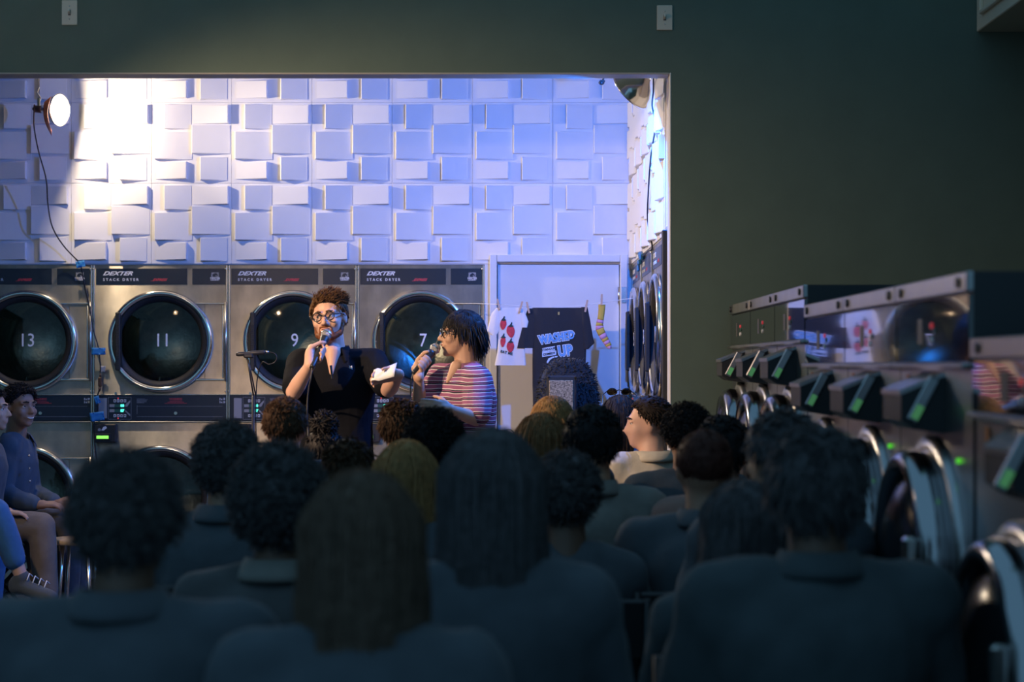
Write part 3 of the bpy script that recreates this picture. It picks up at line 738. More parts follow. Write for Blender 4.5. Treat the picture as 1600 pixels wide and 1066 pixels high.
M['tblue'] = mat('sky_blue_print', (.16, .42, .80), .8); M['twhite'] = mat('pale_print', (.72, .80, .92), .8)
def shirt_text(txt, px, py, size, sx, an, off):
    for mm, of, dy in ((M['twhite'], off + .0075, .0035), (M['btee'], off + .0028, .0045), (M['tblue'], off + .0008, .0055)):
        me = text_mesh(txt, size, mm, off=of, sx=sx, ext=.0004, space=1.12, align='CENTER'); p = P(px, py, YC) - bc
        me.transform(Matrix.Translation(p) @ Matrix.Rotation(-an, 4, 'Y')); on_cloth(me, bc, 8., .012, .02, dy); obj('lettering', me, bt)
shirt_text('WASHED', 870, 528, .062, .76, R(9), .001)
shirt_text('UP', 883, 549, .082, .78, R(8), .001)
for k, (px, py, wd_) in enumerate(((857, 546, 20), (858, 553, 22))):
    q = [P(px + a * wd_ / 2, py + b * 3.4 - a * 1.8, YC) - bc for a, b in ((-1, 1), (1, 1), (1, -1), (-1, -1))]
    me = MB().prism([(p.x, p.z) for p in q], -.0004, .0004).mesh('print_band', M['twhite']); on_cloth(me, bc, 8., .012, .02, .0035); pb = obj('print_band', me, bt)
    me = text_mesh(('STANDUP', 'COMEDY')[k], .018, M['btee'], off=.0006, align='CENTER'); p = P(px, py, YC) - bc; me.transform(Matrix.Translation(p) @ Matrix.Rotation(R(-9), 4, 'Y')); on_cloth(me, bc, 8., .012, .02, .0045); obj('lettering', me, pb)
q = [P(855 + a, 562 + b, YC) - bc for a, b in ((-1, 4), (2, -2), (8, -4.5), (16, -6), (16, -4), (8, -2), (4, 1), (1, 6))]
me = MB().prism([(p.x, p.z) for p in q], -.0004, .0004).mesh('swoosh_print', M['twhite']); on_cloth(me, bc, 8., .012, .02, .0035); obj('swoosh_print', me, bt)
p = P(873, 490, YC) - bc; MB().box((p.x, -.012, p.z), (.010, .002, .018)).build('neck_label', mat('tan_label', (.5, .36, .12), .8), bt)
# striped sock: a bent tube of colour bands
M['sy'] = mat('sock_mustard', (.72, .46, .07), .9); M['sp'] = mat('sock_pink', (.75, .36, .52), .9)
path = [(940.5, 476), (940.2, 484), (939.4, 492), (938.2, 500), (936.8, 507), (937, 514), (940, 521), (944, 528), (948, 535), (951.5, 541), (953, 545)]
hw = [5.6, 5.2, 5.0, 5.0, 5.6, 6.4, 6.2, 5.6, 5.2, 4.6, 2.0]
so = empty('sock', P(940, 476, YC)); tag(so, 'mustard sock with pink stripes pegged at the right of the line', 'sock')
bands = [(0, 3, 'sy'), (3, 3.7, 'sp'), (3.7, 4.3, 'sy'), (4.3, 5, 'sp'), (5, 6.2, 'sy'), (6.2, 7.1, 'sp'), (7.1, 7.7, 'sy'), (7.7, 8.4, 'sp'), (8.4, 9, 'sy'), (9, 10, 'sp')]
def sock_ring(t):
    i = min(int(t), 9); f = t - i; a, b = path[i], path[i + 1]; x = a[0] + (b[0] - a[0]) * f; y = a[1] + (b[1] - a[1]) * f; h = hw[i] + (hw[i + 1] - hw[i]) * f
    d = V((b[0] - a[0], b[1] - a[1])).normalized(); n = V((d.y, -d.x)); c = P(940, 476, YC)
    return [P(x + n.x * h * math.cos(q), y + n.y * h * math.cos(q), YC) - c + V((0, .011 * math.sin(q), 0)) for q in [2 * math.pi * k / 14 for k in range(14)]]
for a, b, mm in bands:
    k = max(2, int((b - a) * 3)); MB().rings([sock_ring(a + (b - a) * i / k) for i in range(k + 1)], True).build('sock_band', M[mm], so)

# ------------------------------------------------------------------ loudspeaker, dark cover, microphone stand
YS = 9.6
c0 = P(878, 587, YS); ww = 46 * YS / FPX; hh = .32
sp = empty('loudspeaker', (c0.x, YS, c0.z - hh)); tag(sp, 'small black loudspeaker with speckled grille below the black shirt', 'loudspeaker')
MB().box((0, .08, hh / 2), (ww, .16, hh), bev=.008).build('cabinet', M['black'], sp)
MB().box((-.004, -.004, hh / 2 - .005), (ww - .028, .012, hh - .04), bev=.004).build('grille', mat('speckled_grille', (.30, .24, .15), .7, metal=.4, var=.8, vscale=120), sp)
for sx in (-1, 1): MB().box((sx * (ww / 2 - .006), -.003, hh - .006), (.012, .014, .012), bev=.003).build('corner_guard', M['rubber'], sp)
MB().cyl((0, .08, 0), (0, .08, -(c0.z - hh)), .017, n=14).build('pole', M['black'], sp)
for k in range(3):
    t = R(-90 + 120 * k); MB().cyl((0, .08, -(c0.z - hh) + .35), (.26 * math.cos(t), .08 + .26 * math.sin(t), -(c0.z - hh) + .012), .011, n=10).build('leg', M['black'], sp)
M['fuzzy'] = mat('black_fleece', (.014, .015, .018), .95, bump=1., bscale=140, sheen=.15)
mb = MB(); cd = P(886, 640, 9.95); rings = []
rnd = random.Random(4)
for i in range(15):
    t = i / 14 * math.pi / 2
    zz = math.sin(t) * .285; rr = math.cos(t) ** .62
    rings.append([V((.172 * rr * math.cos(a), .11 * rr * math.sin(a), zz)) * (1 + .035 * noise.noise(V((math.cos(a) * 5, math.sin(a) * 5, zz * 18)))) for a in [2 * math.pi * k / 40 for k in range(40)]])
low = [[p + V((0, 0, -.5)) for p in rings[0]]]
mb.rings(low + rings, True)
fz = mb.build('draped_cover', M['fuzzy'], loc=(cd.x, 9.95, cd.z)); tag(fz, 'rounded fuzzy black cover behind the small loudspeaker', 'cover')
tf = MB()
for i in range(1500):
    a = rnd.uniform(0, 2 * math.pi); t = math.asin(rnd.uniform(0, 1)); rr = math.cos(t) ** .62
    p = V((.172 * rr * math.cos(a), .11 * rr * math.sin(a), .285 * math.sin(t))); n = V((p.x / .172 ** 2, p.y / .11 ** 2, p.z / .285 ** 2)).normalized()
    q = n + V((rnd.gauss(0, .5), rnd.gauss(0, .5), rnd.gauss(0, .5))); tf.tube([p, p + q * .008, p + q * .014 + V((0, 0, -.003))], [.003, .0025, .0008], n=3, cap=False)
tuft = tf.build('fleece_tufts', M['fuzzy'], fz); tuft['kind'] = 'stuff'
MB().cyl((0, 0, -.5), (0, 0, -cd.z), .07, .09, n=24).build('stand_foot', M['black'], fz)
# microphone stand with a spare microphone on its boom
YM = 9.3
b0 = P(387, 563, YM); ms = empty('microphone_stand', (b0.x + .02, YM, 0)); tag(ms, 'black microphone stand with a spare microphone in front of dryer 9', 'microphone stand')
off = V((b0.x + .02, YM, 0))
MB().cyl((0, 0, .03), V((P(396, 618, YM) - off).x * V((1, 0, 0)) + V((0, 0, P(396, 618, YM).z))), .009, n=12).build('pole', M['black'], ms)
jt = P(396, 618, YM) - off
MB().tube([jt, P(386.5, 560, YM - .05) - off], .0045, n=8).build('boom_arm', M['black'], ms)
MB().tube([jt + V((.010, .01, 0)), P(388.5, 562, YM - .05) - off], .0035, n=8).build('boom_cable', M['cord'], ms)
MB().lathe([(.0, .02), (.07, .02), (.115, .012), (.12, .0)], (0, 0, 0), (0, 0, 1), n=32).build('base', M['black'], ms)
a, b = P(369, 554, YM - .05) - off, P(420, 550, YM - .05) - off; dr_ = (b - a)
mic = MB().tube([a, a + dr_ * .06, a + dr_ * .10, a + dr_ * .25, a + dr_ * .3, a + dr_ * .5, a + dr_ * .85, a + dr_ * .9], [.008, .0115, .012, .012, .010, .012, .0125, .010], n=14).build('microphone', M['black'], ms)
MB().tube([a + dr_ * .9, b], [.007, .007], n=10).build('microphone_plug', M['steel2'], mic)
MB().box(a + dr_ * .38 + V((0, 0, -.012)), (.05, .034, .024), bev=.006).build('microphone_clip', M['black'], ms)
lp = [b + V((0, 0, 0)), b + V((.03, 0, -.008)), b + V((.042, 0, -.03)), b + V((.03, 0, -.055)), b + V((-.0, 0, -.065)), b + V((-.04, .02, -.06)), jt + V((.014, .012, .04)), jt + V((.014, .012, -.3)), V((.05, .05, .02))]
MB().tube(spline(lp), .0032, n=6).build('microphone_cable', M['cord'], ms)
# ------------------------------------------------------------------ people
def remesh(mb, voxel, smooth, name, mats, disp=None):
    me = mb.mesh('tmp', [], True); o = bpy.data.objects.new('tmp', me); COL.objects.link(o)
    r = o.modifiers.new('r', 'REMESH'); r.mode = 'VOXEL'; r.voxel_size = voxel
    if smooth: s = o.modifiers.new('s', 'SMOOTH'); s.factor = .5; s.iterations = smooth
    dg = bpy.context.evaluated_depsgraph_get()
    out = bpy.data.meshes.new_from_object(o.evaluated_get(dg)); bpy.data.objects.remove(o); bpy.data.meshes.remove(me)
    out.name = name; out.materials.clear()
    for m_ in (mats if isinstance(mats, (list, tuple)) else [mats]): out.materials.append(m_)
    if disp:
        n = len(out.vertices); co = np.empty(n * 3, np.float32); no = np.empty(n * 3, np.float32)
        out.vertices.foreach_get('co', co); out.vertices.foreach_get('normal', no); co = co.reshape(-1, 3); no = no.reshape(-1, 3)
        d = np.array([disp(V(p)) for p in co], np.float32); co += no * d[:, None]; out.vertices.foreach_set('co', co.ravel())
    out.polygons.foreach_set('use_smooth', [True] * len(out.polygons)); out.update()
    return out
class Head:
    def __init__(s, c, yaw=0., pitch=0., roll=0., k=1.):
        """yaw 0 looks along +y; pitch up positive"""
        s.c = V(c); s.k = k
        s.m = Matrix.Rotation(yaw, 3, 'Z') @ Matrix.Rotation(pitch, 3, 'X') @ Matrix.Rotation(roll, 3, 'Y')
    def p(s, x, y, z): return s.c + s.m @ (V((x, y, z)) * s.k)
def head_parts(mb, h, face=True, grow=0., neck=None, ears=True, lips=True):
    k = h.k; E = lambda c, r: mb.ell(h.p(*c), [(x + grow) * k for x in r], rot=h.m)
    C = lambda a, ra, b, rb: mb.cap(h.p(*a), (ra + grow) * k, h.p(*b), (rb + grow) * k)
    E((0, -.012, .026), (.077, .094, .090)); E((0, .028, -.030), (.064, .066, .084)); E((0, .040, -.074), (.050, .048, .036)); E((0, .066, -.098), (.024, .022, .018))
    E((0, -.055, -.01), (.062, .045, .06))
    if ears:
        for s in (-1, 1): mb.ell(h.p(s * .079, -.008, -.008), [.009 * k, .019 * k, .032 * k], rot=h.m @ Matrix.Rotation(s * .35, 3, 'Z'))
    if face:
        C((0, .088, .006), .0085, (0, .110, -.030), .0125); 
        for s in (-1, 1):
            E((s * .012, .098, -.034), (.009, .011, .0075)); C((s * .014, .090, .024), .010, (s * .048, .074, .024), .011); E((s * .042, .062, -.028), (.022, .024, .024))
            C((s * .016, .0885, -.040), .006, (s * .028, .084, -.062), .006)
        if lips: C((-.019, .090, -.0585), .0065, (.019, .090, -.0585), .0065); C((-.016, .088, -.069), .0075, (.016, .088, -.069), .0075)
    if neck is not None: mb.cap(h.p(0, -.02, -.05), .056 * k, neck, .062 * k)
def oval(c, rx, ry, up=V((0, 0, 1)), rt=V((1, 0, 0)), n=28):
    f = up.cross(rt).normalized(); return [c + rt * rx * math.cos(t) + f * ry * math.sin(t) for t in [2 * math.pi * i / n for i in range(n)]]
def torso_parts(mb, J, g=0., w=1., belly=1.):
    hip, neck = (J['hipL'] + J['hipR']) / 2, J['neck']; rt = (J['shR'] - J['shL']).normalized(); up = (neck - hip).normalized()
    hw = (J['shR'] - J['shL']).length / 2; L = neck - hip; rings = []
    for t, a, b in ((-.10, .150, .110), (.05, .168, .122), (.22, .158, .112 * belly), (.40, .156, .110 * belly), (.58, .168, .118), (.74, .178, .116), (.86, .165, .098), (.95, .115, .078), (1.0, .075, .062)):
        rings.append(oval(hip + L * t, a * w + g, b * w + g, up, rt))
    mb.rings(rings, True)
    for s, sh in ((-1, J['shL']), (1, J['shR'])):
        mb.cap(hip + L * .93 + rt * s * .05, .052 + g, sh, .056 * w + g); mb.cap(hip + L * .70 + rt * s * hw * .55, .075 + g, sh - up * .015, .060 * w + g)
def arm_parts(mb, J, side, g=0., full=1., w=1.):
    a, b, c = J['sh' + side], J['el' + side], J['wr' + side]
    if full <= .5: mb.cap(a, .056 * w + g, a.lerp(b, full * 2), .047 * w + g * 1.2); return
    mb.cap(a, .054 * w + g, b, .042 * w + g); mid = b.lerp(c, .3); t = (full - .5) * 2
    mb.cap(b, .041 * w + g, mid, .042 * w + g); mb.cap(mid, .042 * w + g, b.lerp(c, t), (.042 - .014 * t) * w + g)
def leg_parts(mb, J, side, g=0., t=1., w=1.):
    a, b, c = J['hip' + side], J['kn' + side], J['an' + side]
    mb.cap(a, .085 * w + g, b, .058 * w + g); mid = b.lerp(c, .28); mb.cap(b, .056 * w + g, mid, .056 * w + g); e = b.lerp(c, t); mb.cap(mid, .056 * w + g, e, (.056 - .018 * t) * w + g)
def foot_parts(mb, J, side, g=0.):
    an = J['an' + side]; d = J['toe' + side].normalized(); heel = an + V((0, 0, -.055)) - d * .03
    if abs(d.z) > .3: heel = an - d.cross(V((1, 0, 0))).normalized() * .0 - V((0, 0, .03))
    mb.cap(an, .034 + g, heel, .034 + g); mb.cap(heel + V((0, 0, .012)), .034 + g, heel + d * .19, .028 + g)
def finger(mb, p, d, n, L, curl, r=.0085, segs=3):
    """p root, d direction, n bending direction"""
    d = V(d).normalized(); n = V(n).normalized()
    for k, fr in enumerate((.45, .32, .23)[:segs]):
        a = curl if k else curl * .6; nd = (d * math.cos(a) + n * math.sin(a)).normalized(); nn = (n * math.cos(a) - d * math.sin(a)).normalized()
        q = p + nd * L * fr; mb.cap(p, r * (1 - .08 * k), q, r * (.92 - .1 * k), n=10); p, d, n = q, nd, nn
    return p
def relaxed_hand(mb, wr, d, n, thumb, curl=.45, k=1.):
    """d: direction of the fingers, n: palm normal, thumb: side of the thumb"""
    d = V(d).normalized(); thumb = V(thumb); thumb = (thumb - d * thumb.dot(d)).normalized(); n = V(n); n = (n - d * n.dot(d) - thumb * n.dot(thumb)).normalized()
    mb.cap(wr, .026 * k, wr + d * .03 * k, .026 * k)
    for o in (-.026, -.009, .009, .026): mb.cap(wr + d * .015 * k + thumb * o * .7 * k, .014 * k, wr + d * .082 * k + thumb * o * k, .0125 * k)
    for o, L in ((.027, .070), (.009, .080), (-.009, .074), (-.027, .058)): finger(mb, wr + d * .084 * k + thumb * o * k, d + thumb * o * 2.0, n, L * k, curl, .0085 * k)
    b = wr + d * .022 * k + thumb * .022 * k; mb.cap(b, .015 * k, b + (d * .6 + thumb * .55 + n * .3) * .045 * k, .011 * k); finger(mb, b + (d * .6 + thumb * .55 + n * .3) * .045 * k, d * .85 + thumb * .35 + n * .25, -thumb * .4 + n * .5, .05 * k, .25, .0095 * k, 2)
def grip_hand(mb, c, u, pd, wr, rad=.016, k=1.):
    """fingers closed round a rod: c point on the rod, u rod direction (thumb end), pd from the rod to the palm"""
    u = V(u).normalized(); pd = V(pd); pd = (pd - u * pd.dot(u)).normalized(); t = u.cross(pd)
    palm = c + pd * (rad + .022)
    mb.cap(palm + u * .028, .019 * k, palm - u * .028, .018 * k); mb.cap(palm + u * .02 - t * .018, .016 * k, palm - u * .024 - t * .016, .015 * k)
    mb.cap(palm - u * .005, .022 * k, wr, .027 * k); mb.cap(palm + u * .02, .018 * k, wr + u * .008, .022 * k)
    for i, (o, L) in enumerate(((.033, 225), (.0115, 240), (-.010, 235), (-.030, 205))):
        pts = []; rr = rad + .0085
        for q in range(9):
            a = R(-35 - (L - 35) * q / 8.); rq = rr + .010 * max(0, 1 - q / 3.)
            pts.append(c + u * o + (pd * math.cos(a) + t * math.sin(a)) * rq)
        for q in range(8): mb.cap(pts[q], (.0098 - .0002 * q) * k, pts[q + 1], (.0096 - .0002 * q) * k, n=10)
    pts = [palm + u * .012 + t * .016, c + u * .03 + (pd * .75 + t * .75) * (rad + .012), c + u * .05 + (pd * .1 + t * 1.) * (rad + .010), c + u * .060 + (-pd * .55 + t * .8) * (rad + .009)]
    for q in range(3): mb.cap(pts[q], .0125 - .001 * q, pts[q + 1], .0115 - .001 * q, n=10)
# ---------------- hair
def hairline(az):                       # az: degrees from the forward direction; lowest height kept (unit sphere)
    pts = [(0, .52), (35, .46), (60, .18), (78, -.10), (100, -.18), (125, -.55), (180, -.72)]
    for (a, x), (b, y) in zip(pts, pts[1:]):
        if a <= az <= b: return x + (y - x) * (az - a) / (b - a)
    return -.72
def hair(parent, h, style, m, seed=1, vol=.012, n=650, length=.06, wid=.0032, low=None, curl=.0, bun=None, part=0., frizz=.0):
    rnd = random.Random(seed); k = h.k; cc = (0, -.012, .022); rx, ry, rz = .082 + vol, .098 + vol, .094 + vol * 1.15
    mb = MB()
    def surf(d, o=0.): return h.p(cc[0] + d.x * (rx + o), cc[1] + d.y * (ry + o), cc[2] + d.z * (rz + o))
    # cap shell
    nu, nv = 48, 26; vs = []; keep = {}
    def lump(d): return (.006 + vol * .35) * noise.noise(d * (3.5 if style != 'curly' else 6.) + V((seed * 3.1, 0, 0)))
    for i in range(nv + 1):
        for j in range(nu):
            t = math.pi * i / nv; a = 2 * math.pi * j / nu; d = V((math.sin(t) * math.sin(a), math.sin(t) * math.cos(a), math.cos(t)))
            az = math.degrees(abs(math.atan2(d.x, d.y))); hl = hairline(az) - (low or 0) * (1 if az > 50 else 0)
            z = max(d.z, hl); 
            if d.z < hl: s_ = math.sqrt(max(0, 1 - z * z)); q = V((d.x, d.y, 0)); q = q.normalized() * s_ if q.length > 1e-6 else V((0, -s_, 0)); d2 = V((q.x, q.y, z)); vs.append(surf(d2, -.022 - vol)); keep[(i, j)] = d.z > hl - .22
            else: tt = min(1., (d.z - hl) / .28); vs.append(surf(d, lump(d) * tt - (vol + .002) * (1 - tt))); keep[(i, j)] = True
    fs = []
    for i in range(nv):
        for j in range(nu):
            q = [(i, j), (i + 1, j), (i + 1, (j + 1) % nu), (i, (j + 1) % nu)]
            if all(keep[x] for x in q): fs.append(tuple(a * nu + b for a, b in q))
    mb.add(vs, fs, 0, True)
    def rand_dir():
        while True:
            d = V((rnd.gauss(0, 1), rnd.gauss(0, 1), rnd.gauss(0, 1))).normalized(); az = math.degrees(abs(math.atan2(d.x, d.y)))
            if d.z > hairline(az) - (low or 0) * (1 if az > 50 else 0) + .02: return d
    up = V((0, 0, 1))
    if style == 'long':
        # drape: curtain of hair behind and beside the neck
        zl = h.c.z - length; rows = []
        fz = h.m @ V((0, 1, 0)); fr = h.m @ V((1, 0, 0)); fz = V((fz.x, fz.y, 0)).normalized(); fr = V((fr.x, fr.y, 0)).normalized()
        for q in range(11):
            t = q / 10; z = h.c.z + .03 * k - (length + .03 * k) * t; spread = 1 + .16 * math.sin(t * 2.6) - .12 * t * t; ring = []
            for j in range(36):
                a = 2 * math.pi * j / 36; x = (rx + .002) * math.cos(a) * spread * k; y = -.012 + (ry) * math.sin(a) * (.98 - .25 * t) * k
                if y > .0: y = .0 + y * .25
                wv = 1 + .05 * noise.noise(V((math.cos(a) * 4, math.sin(a) * 4 + seed, t * 4)))
                c0 = h.c + fr * x * wv + fz * (y - .015 * t); ring.append(V((c0.x, c0.y, z)))
            rows.append(ring)
        mb.rings(rows, True)
        for i in range(n):
            d = rand_dir(); p0 = surf(d, rnd.uniform(0, .006)); out = V((p0.x - h.c.x, p0.y - h.c.y, 0)); ln = out.length; out = out.normalized() if ln > 1e-5 else V((0, -1, 0))
            if out.dot(fz) > .55: out = (out - fz * (out.dot(fz) - .4)).normalized()
            ex = h.c + out * ((rx if abs(out.dot(fr)) > .5 else ry) + rnd.uniform(-.002, .012)) * k; pts = [p0]
            end = zl + rnd.uniform(-.05, .04); ph = rnd.uniform(0, 6); top = p0.z
            zm = min(top - .01, h.c.z + .0)
            pm = (p0 + V((ex.x, ex.y, zm))) / 2; pm.z = (p0.z * .6 + zm * .4); dd = V((pm.x - h.c.x, pm.y - h.c.y, 0)); pm += dd.normalized() * (.012 if d.z > .3 else .0) if dd.length > 1e-5 else V((0, 0, 0))
            pts.append(pm)
            for q in range(1, 6):
                t = q / 5; sp = 1 + .13 * math.sin(t * 2.6) - .1 * t * t; wv = curl * math.sin(ph + t * 9)
                c0 = h.c + (V((ex.x, ex.y, 0)) - V((h.c.x, h.c.y, 0))) * sp; pts.append(V((c0.x + wv + frizz * rnd.gauss(0, .3), c0.y, zm + (end - zm) * t)))
            mb.tube(pts, [wid * .8] + [wid] * (len(pts) - 2) + [wid * .3], n=3, cap=False)
    else:
        for i in range(n):
            d = rand_dir(); p0 = surf(d, -.003); nrm = (h.m @ V((d.x / rx, d.y / ry, d.z / rz))).normalized()
            back = h.m @ V((0, -1, 0)); dn = -up
            if style == 'short': fl = nrm * .28 + back * .5 * (1 if d.z > .3 else .1) + dn * (.75 if d.z < .4 else .1) + V((rnd.gauss(0, .2), rnd.gauss(0, .2), rnd.gauss(0, .12)))
            elif style == 'swept': fl = nrm * .30 + (h.m @ V((-.6 + part, .05, .22))) * (1 if d.z > .35 else .0) + (dn * .7 + back * .3) * (1 if d.z < .35 else 0) + V((rnd.gauss(0, .2), rnd.gauss(0, .2), rnd.gauss(0, .14)))
            elif style == 'bowl':
                fl = nrm * .22 + dn * .9 + V((rnd.gauss(0, .12), rnd.gauss(0, .12), rnd.gauss(0, .08)))
            else: fl = nrm * .8 + V((rnd.gauss(0, .8), rnd.gauss(0, .8), rnd.gauss(0, .8)))
            L = length * rnd.uniform(.6, 1.25) * k * (1 if style != 'swept' else .28 + .72 * min(1, max(0, (d.z - .25) / .4)))
            if style == 'curly':
                u, v, ax = frame_of(fl); pts = []; r_ = rnd.uniform(.003, .006); ph = rnd.uniform(0, 6)
                for q in range(7): t = q / 6; pts.append(p0 + ax * L * t + (u * math.cos(ph + t * 8) + v * math.sin(ph + t * 8)) * r_ * min(1, t * 3))
                mb.tube(pts, [wid] * 6 + [wid * .4], n=3, cap=False)
            else:
                fl = fl.normalized(); pts = [p0, p0 + fl * L * .5, p0 + fl * L + dn * L * (.18 if style != 'swept' else .05)]
                # keep the lock outside the skull
                for q in (1, 2):
                    l = h.m.inverted() @ (pts[q] - h.c) / k; e = V(((l.x - cc[0]) / rx, (l.y - cc[1]) / ry, (l.z - cc[2]) / rz)); s_ = e.length
                    if s_ < 1.0: e = e / s_; pts[q] = surf(e, .001)
                mb.tube(pts, [wid, wid, wid * .25], n=3, cap=False)
    if bun:
        c0 = h.p(*bun[0]); r_ = bun[1]; mb.ell(c0, (r_, r_, r_ * .9))
        for i in range(220):
            d = V((rnd.gauss(0, 1), rnd.gauss(0, 1), rnd.gauss(0, 1))).normalized(); t = d.cross(V((rnd.gauss(0, 1), rnd.gauss(0, 1), rnd.gauss(0, 1)))).normalized(); p0 = c0 + d * r_ * .85
            mb.tube([p0, p0 + (d * .6 + t * .6) * r_ * .4, p0 + (d * .7 + t * 1.0) * r_ * .62], [.004, .0035, .001], n=3, cap=False)
    return mb.build('hair', m, parent, fix=False)
def skin(name, col): return mat(name, col, .55, bump=.08, bscale=160, var=.05, vscale=12)
SK = {'fair': skin('fair_skin', (.66, .40, .30)), 'tan': skin('tan_skin', (.55, .33, .22)), 'brown': skin('brown_skin', (.36, .20, .13)), 'dark': skin('dark_skin', (.16, .09, .06))}  # last one darkened in colour so necks of foreground silhouettes look shaded
def hmat(n, c, sp=.18):
    m_ = mat(n, c, .55, var=.35, vscale=60, spec=sp); nt = m_.node_tree; b = nt.nodes['Principled BSDF']; out = nt.nodes['Material Output']
    t = nt.nodes.new('ShaderNodeBsdfTranslucent'); t.inputs[0].default_value = (min(1, c[0] * 2.2 + .03), min(1, c[1] * 1.9 + .015), min(1, c[2] * 1.6 + .005), 1)
    x = nt.nodes.new('ShaderNodeMixShader'); x.inputs[0].default_value = .4
    nt.links.new(b.outputs[0], x.inputs[1]); nt.links.new(t.outputs[0], x.inputs[2]); nt.links.new(x.outputs[0], out.inputs[0]); return m_
HR = {'black': hmat('black_hair', (.036, .035, .038)), 'dark': hmat('dark_brown_hair', (.052, .038, .030)), 'brown': hmat('brown_hair', (.15, .090, .055)), 'chestnut': hmat('chestnut_hair', (.10, .062, .038)), 'quiff': hmat('light_brown_hair', (.19, .118, .066)),
      'ash': hmat('dark_ash_hair', (.15, .145, .155)), 'ashbrown': hmat('ash_brown_hair', (.19, .135, .10)), 'blonde': hmat('blonde_hair', (.48, .30, .13)), 'dblonde': hmat('dark_blonde_hair', (.30, .18, .085)), 'red': hmat('reddish_stubble', (.11, .045, .035))}  # first two: paler dark and brown hair, brightness painted in for the unlit foreground
def fab(n, c, **k): return mat(n, c, .9, bump=.35, bscale=45, sheen=.1, var=.12, vscale=15, **k)
FB = {'black': fab('black_cloth', (.068, .082, .098)), 'charcoal': fab('charcoal_cloth', (.075, .075, .078)), 'navy': fab('navy_cloth', (.025, .035, .055)), 'denim': fab('blue_denim', (.060, .088, .120)),
      'jeans': fab('light_jeans', (.035, .14, .32)), 'cream': fab('cream_twill', (.60, .53, .42)), 'grey': fab('grey_cloth', (.20, .19, .17)), 'pink': fab('dusty_pink', (.30, .17, .14)), 'taupe': fab('taupe_trousers', (.17, .14, .115)),
      'teal': fab('dark_teal', (.050, .066, .074)), 'polo': mat('dark_polo', (.009, .010, .014), .9, spec=.08, bump=.3, bscale=45), 'slate': fab('slate_grey_cloth', (.12, .13, .14))}
def eyes(parent, h, look=(0, 1, 0), m_iris=None):
    for s in (-1, 1):
        c = h.p(s * .031, .0735, .004)
        MB().ell(c, [.0115 * h.k] * 3).build('eye', mat('eye_white', (.75, .72, .70), .25), parent)
        d = (h.m @ V(look)).normalized(); MB().ell(c + d * .0072 * h.k, [.0062 * h.k] * 3, nu=10, nv=8).build('iris', mat('dark_iris', (.03, .02, .015), .15), parent)
        lid = MB(); lid.tube([h.p(s * .031 + a * .014, .0830 - abs(a) * .006, .0105 - abs(a) * .004) for a in (-1, -.5, 0, .5, 1)], [.002 * h.k, .0045 * h.k, .0052 * h.k, .0045 * h.k, .002 * h.k], n=6)
        lid.build('eyelid', parent.data.materials[0], parent)
def brows(parent, h, m):
    for s in (-1, 1):
        MB().tube([h.p(s * .013, .0985, .025), h.p(s * .028, .0955, .029), h.p(s * .046, .084, .0265)], [.0045 * h.k, .005 * h.k, .002 * h.k], n=6).build('eyebrow', m, parent)
def glasses(parent, h, m, r=.021, k=1., rim=.0028):
    g = MB(); 
    for s in (-1, 1):
        g.tube([h.p(s * .033 + r * math.cos(t), .106 - .004 * abs(math.cos(t)), .002 + r * .95 * math.sin(t)) for t in [2 * math.pi * i / 24 for i in range(25)]], rim, n=6, cap=False)
        g.tube([h.p(s * (.033 + r), .104, .008), h.p(s * .078, .075, .010), h.p(s * .081, .01, .010), h.p(s * .080, -.015, .004)], rim * .9, n=6)
    g.tube([h.p(-.012, .106, .006), h.p(0, .110, .009), h.p(.012, .106, .006)], rim, n=6)
    g.build('glasses_frame', m, parent)
    for s in (-1, 1): MB().add([h.p(s * .033 + r * .97 * math.cos(t), .105, .002 + r * .92 * math.sin(t)) for t in [2 * math.pi * i / 20 for i in range(20)]], [tuple(range(20))]).build('lens', glass_mat('clear_lens', (.95, .95, .96)), parent)
def person(J, h, sk, loc, label, group, voxel=.014, sm=3, w=1., hands=None, face=True, rz=0., lips=True, arms_to=1.):
    mb = MB(); head_parts(mb, h, face, neck=J['neck'] + V((0, 0, -.01)), lips=lips); torso_parts(mb, J, -.012, w)
    for s in 'LR':
        arm_parts(mb, J, s, -.004, 1., w); leg_parts(mb, J, s, -.006, 1., w); foot_parts(mb, J, s, -.006)
    (hands or (lambda m_: [relaxed_hand(m_, J['wr' + s], J['wr' + s] - J['el' + s], V((0, 0, -1)), V(((1 if s == 'L' else -1), 0, .2))) for s in 'LR']))(mb)
    o = obj('person', remesh(mb, voxel, sm, 'person', sk), None, loc, (0, 0, rz)); tag(o, label, 'person', group); return o
def fold(amp, fs, seed): return lambda p: amp * (noise.noise(V((p.x * fs, p.y * fs, p.z * fs * .7)) + V((seed, 0, 0))) + .5 * noise.noise(V((p.x * fs * 2.3, p.y * fs * 2.3, p.z * fs * 1.3)) + V((0, seed, 0))))
def top_wear(parent, J, m, sleeve=1., w=1., voxel=.014, g=.014, seed=0., amp=.008, name='shirt', hem=None, sm=2):
    mb = MB(); torso_parts(mb, J, g, w)
    for s in 'LR': arm_parts(mb, J, s, g * .9, sleeve, w)
    return obj(name, remesh(mb, voxel, sm, name, m, fold(amp, 11, seed)), parent)
def bottoms(parent, J, m, w=1., voxel=.016, g=.014, t=.93, seed=0., name='trousers'):
    mb = MB(); hip = (J['hipL'] + J['hipR']) / 2; mb.ell(hip + V((0, 0, .0)), (.165 * w + g, .125 * w + g, .11))
    for s in 'LR': leg_parts(mb, J, s, g, t, w)
    return obj(name, remesh(mb, voxel, 2, name, m, fold(.006, 10, seed)), parent)
def shoes(parent, J, m, sole=None):
    for s in 'LR':
        mb = MB(); foot_parts(mb, J, s, .006); obj('shoe', remesh(mb, .010, 2, 'shoe', m), parent)
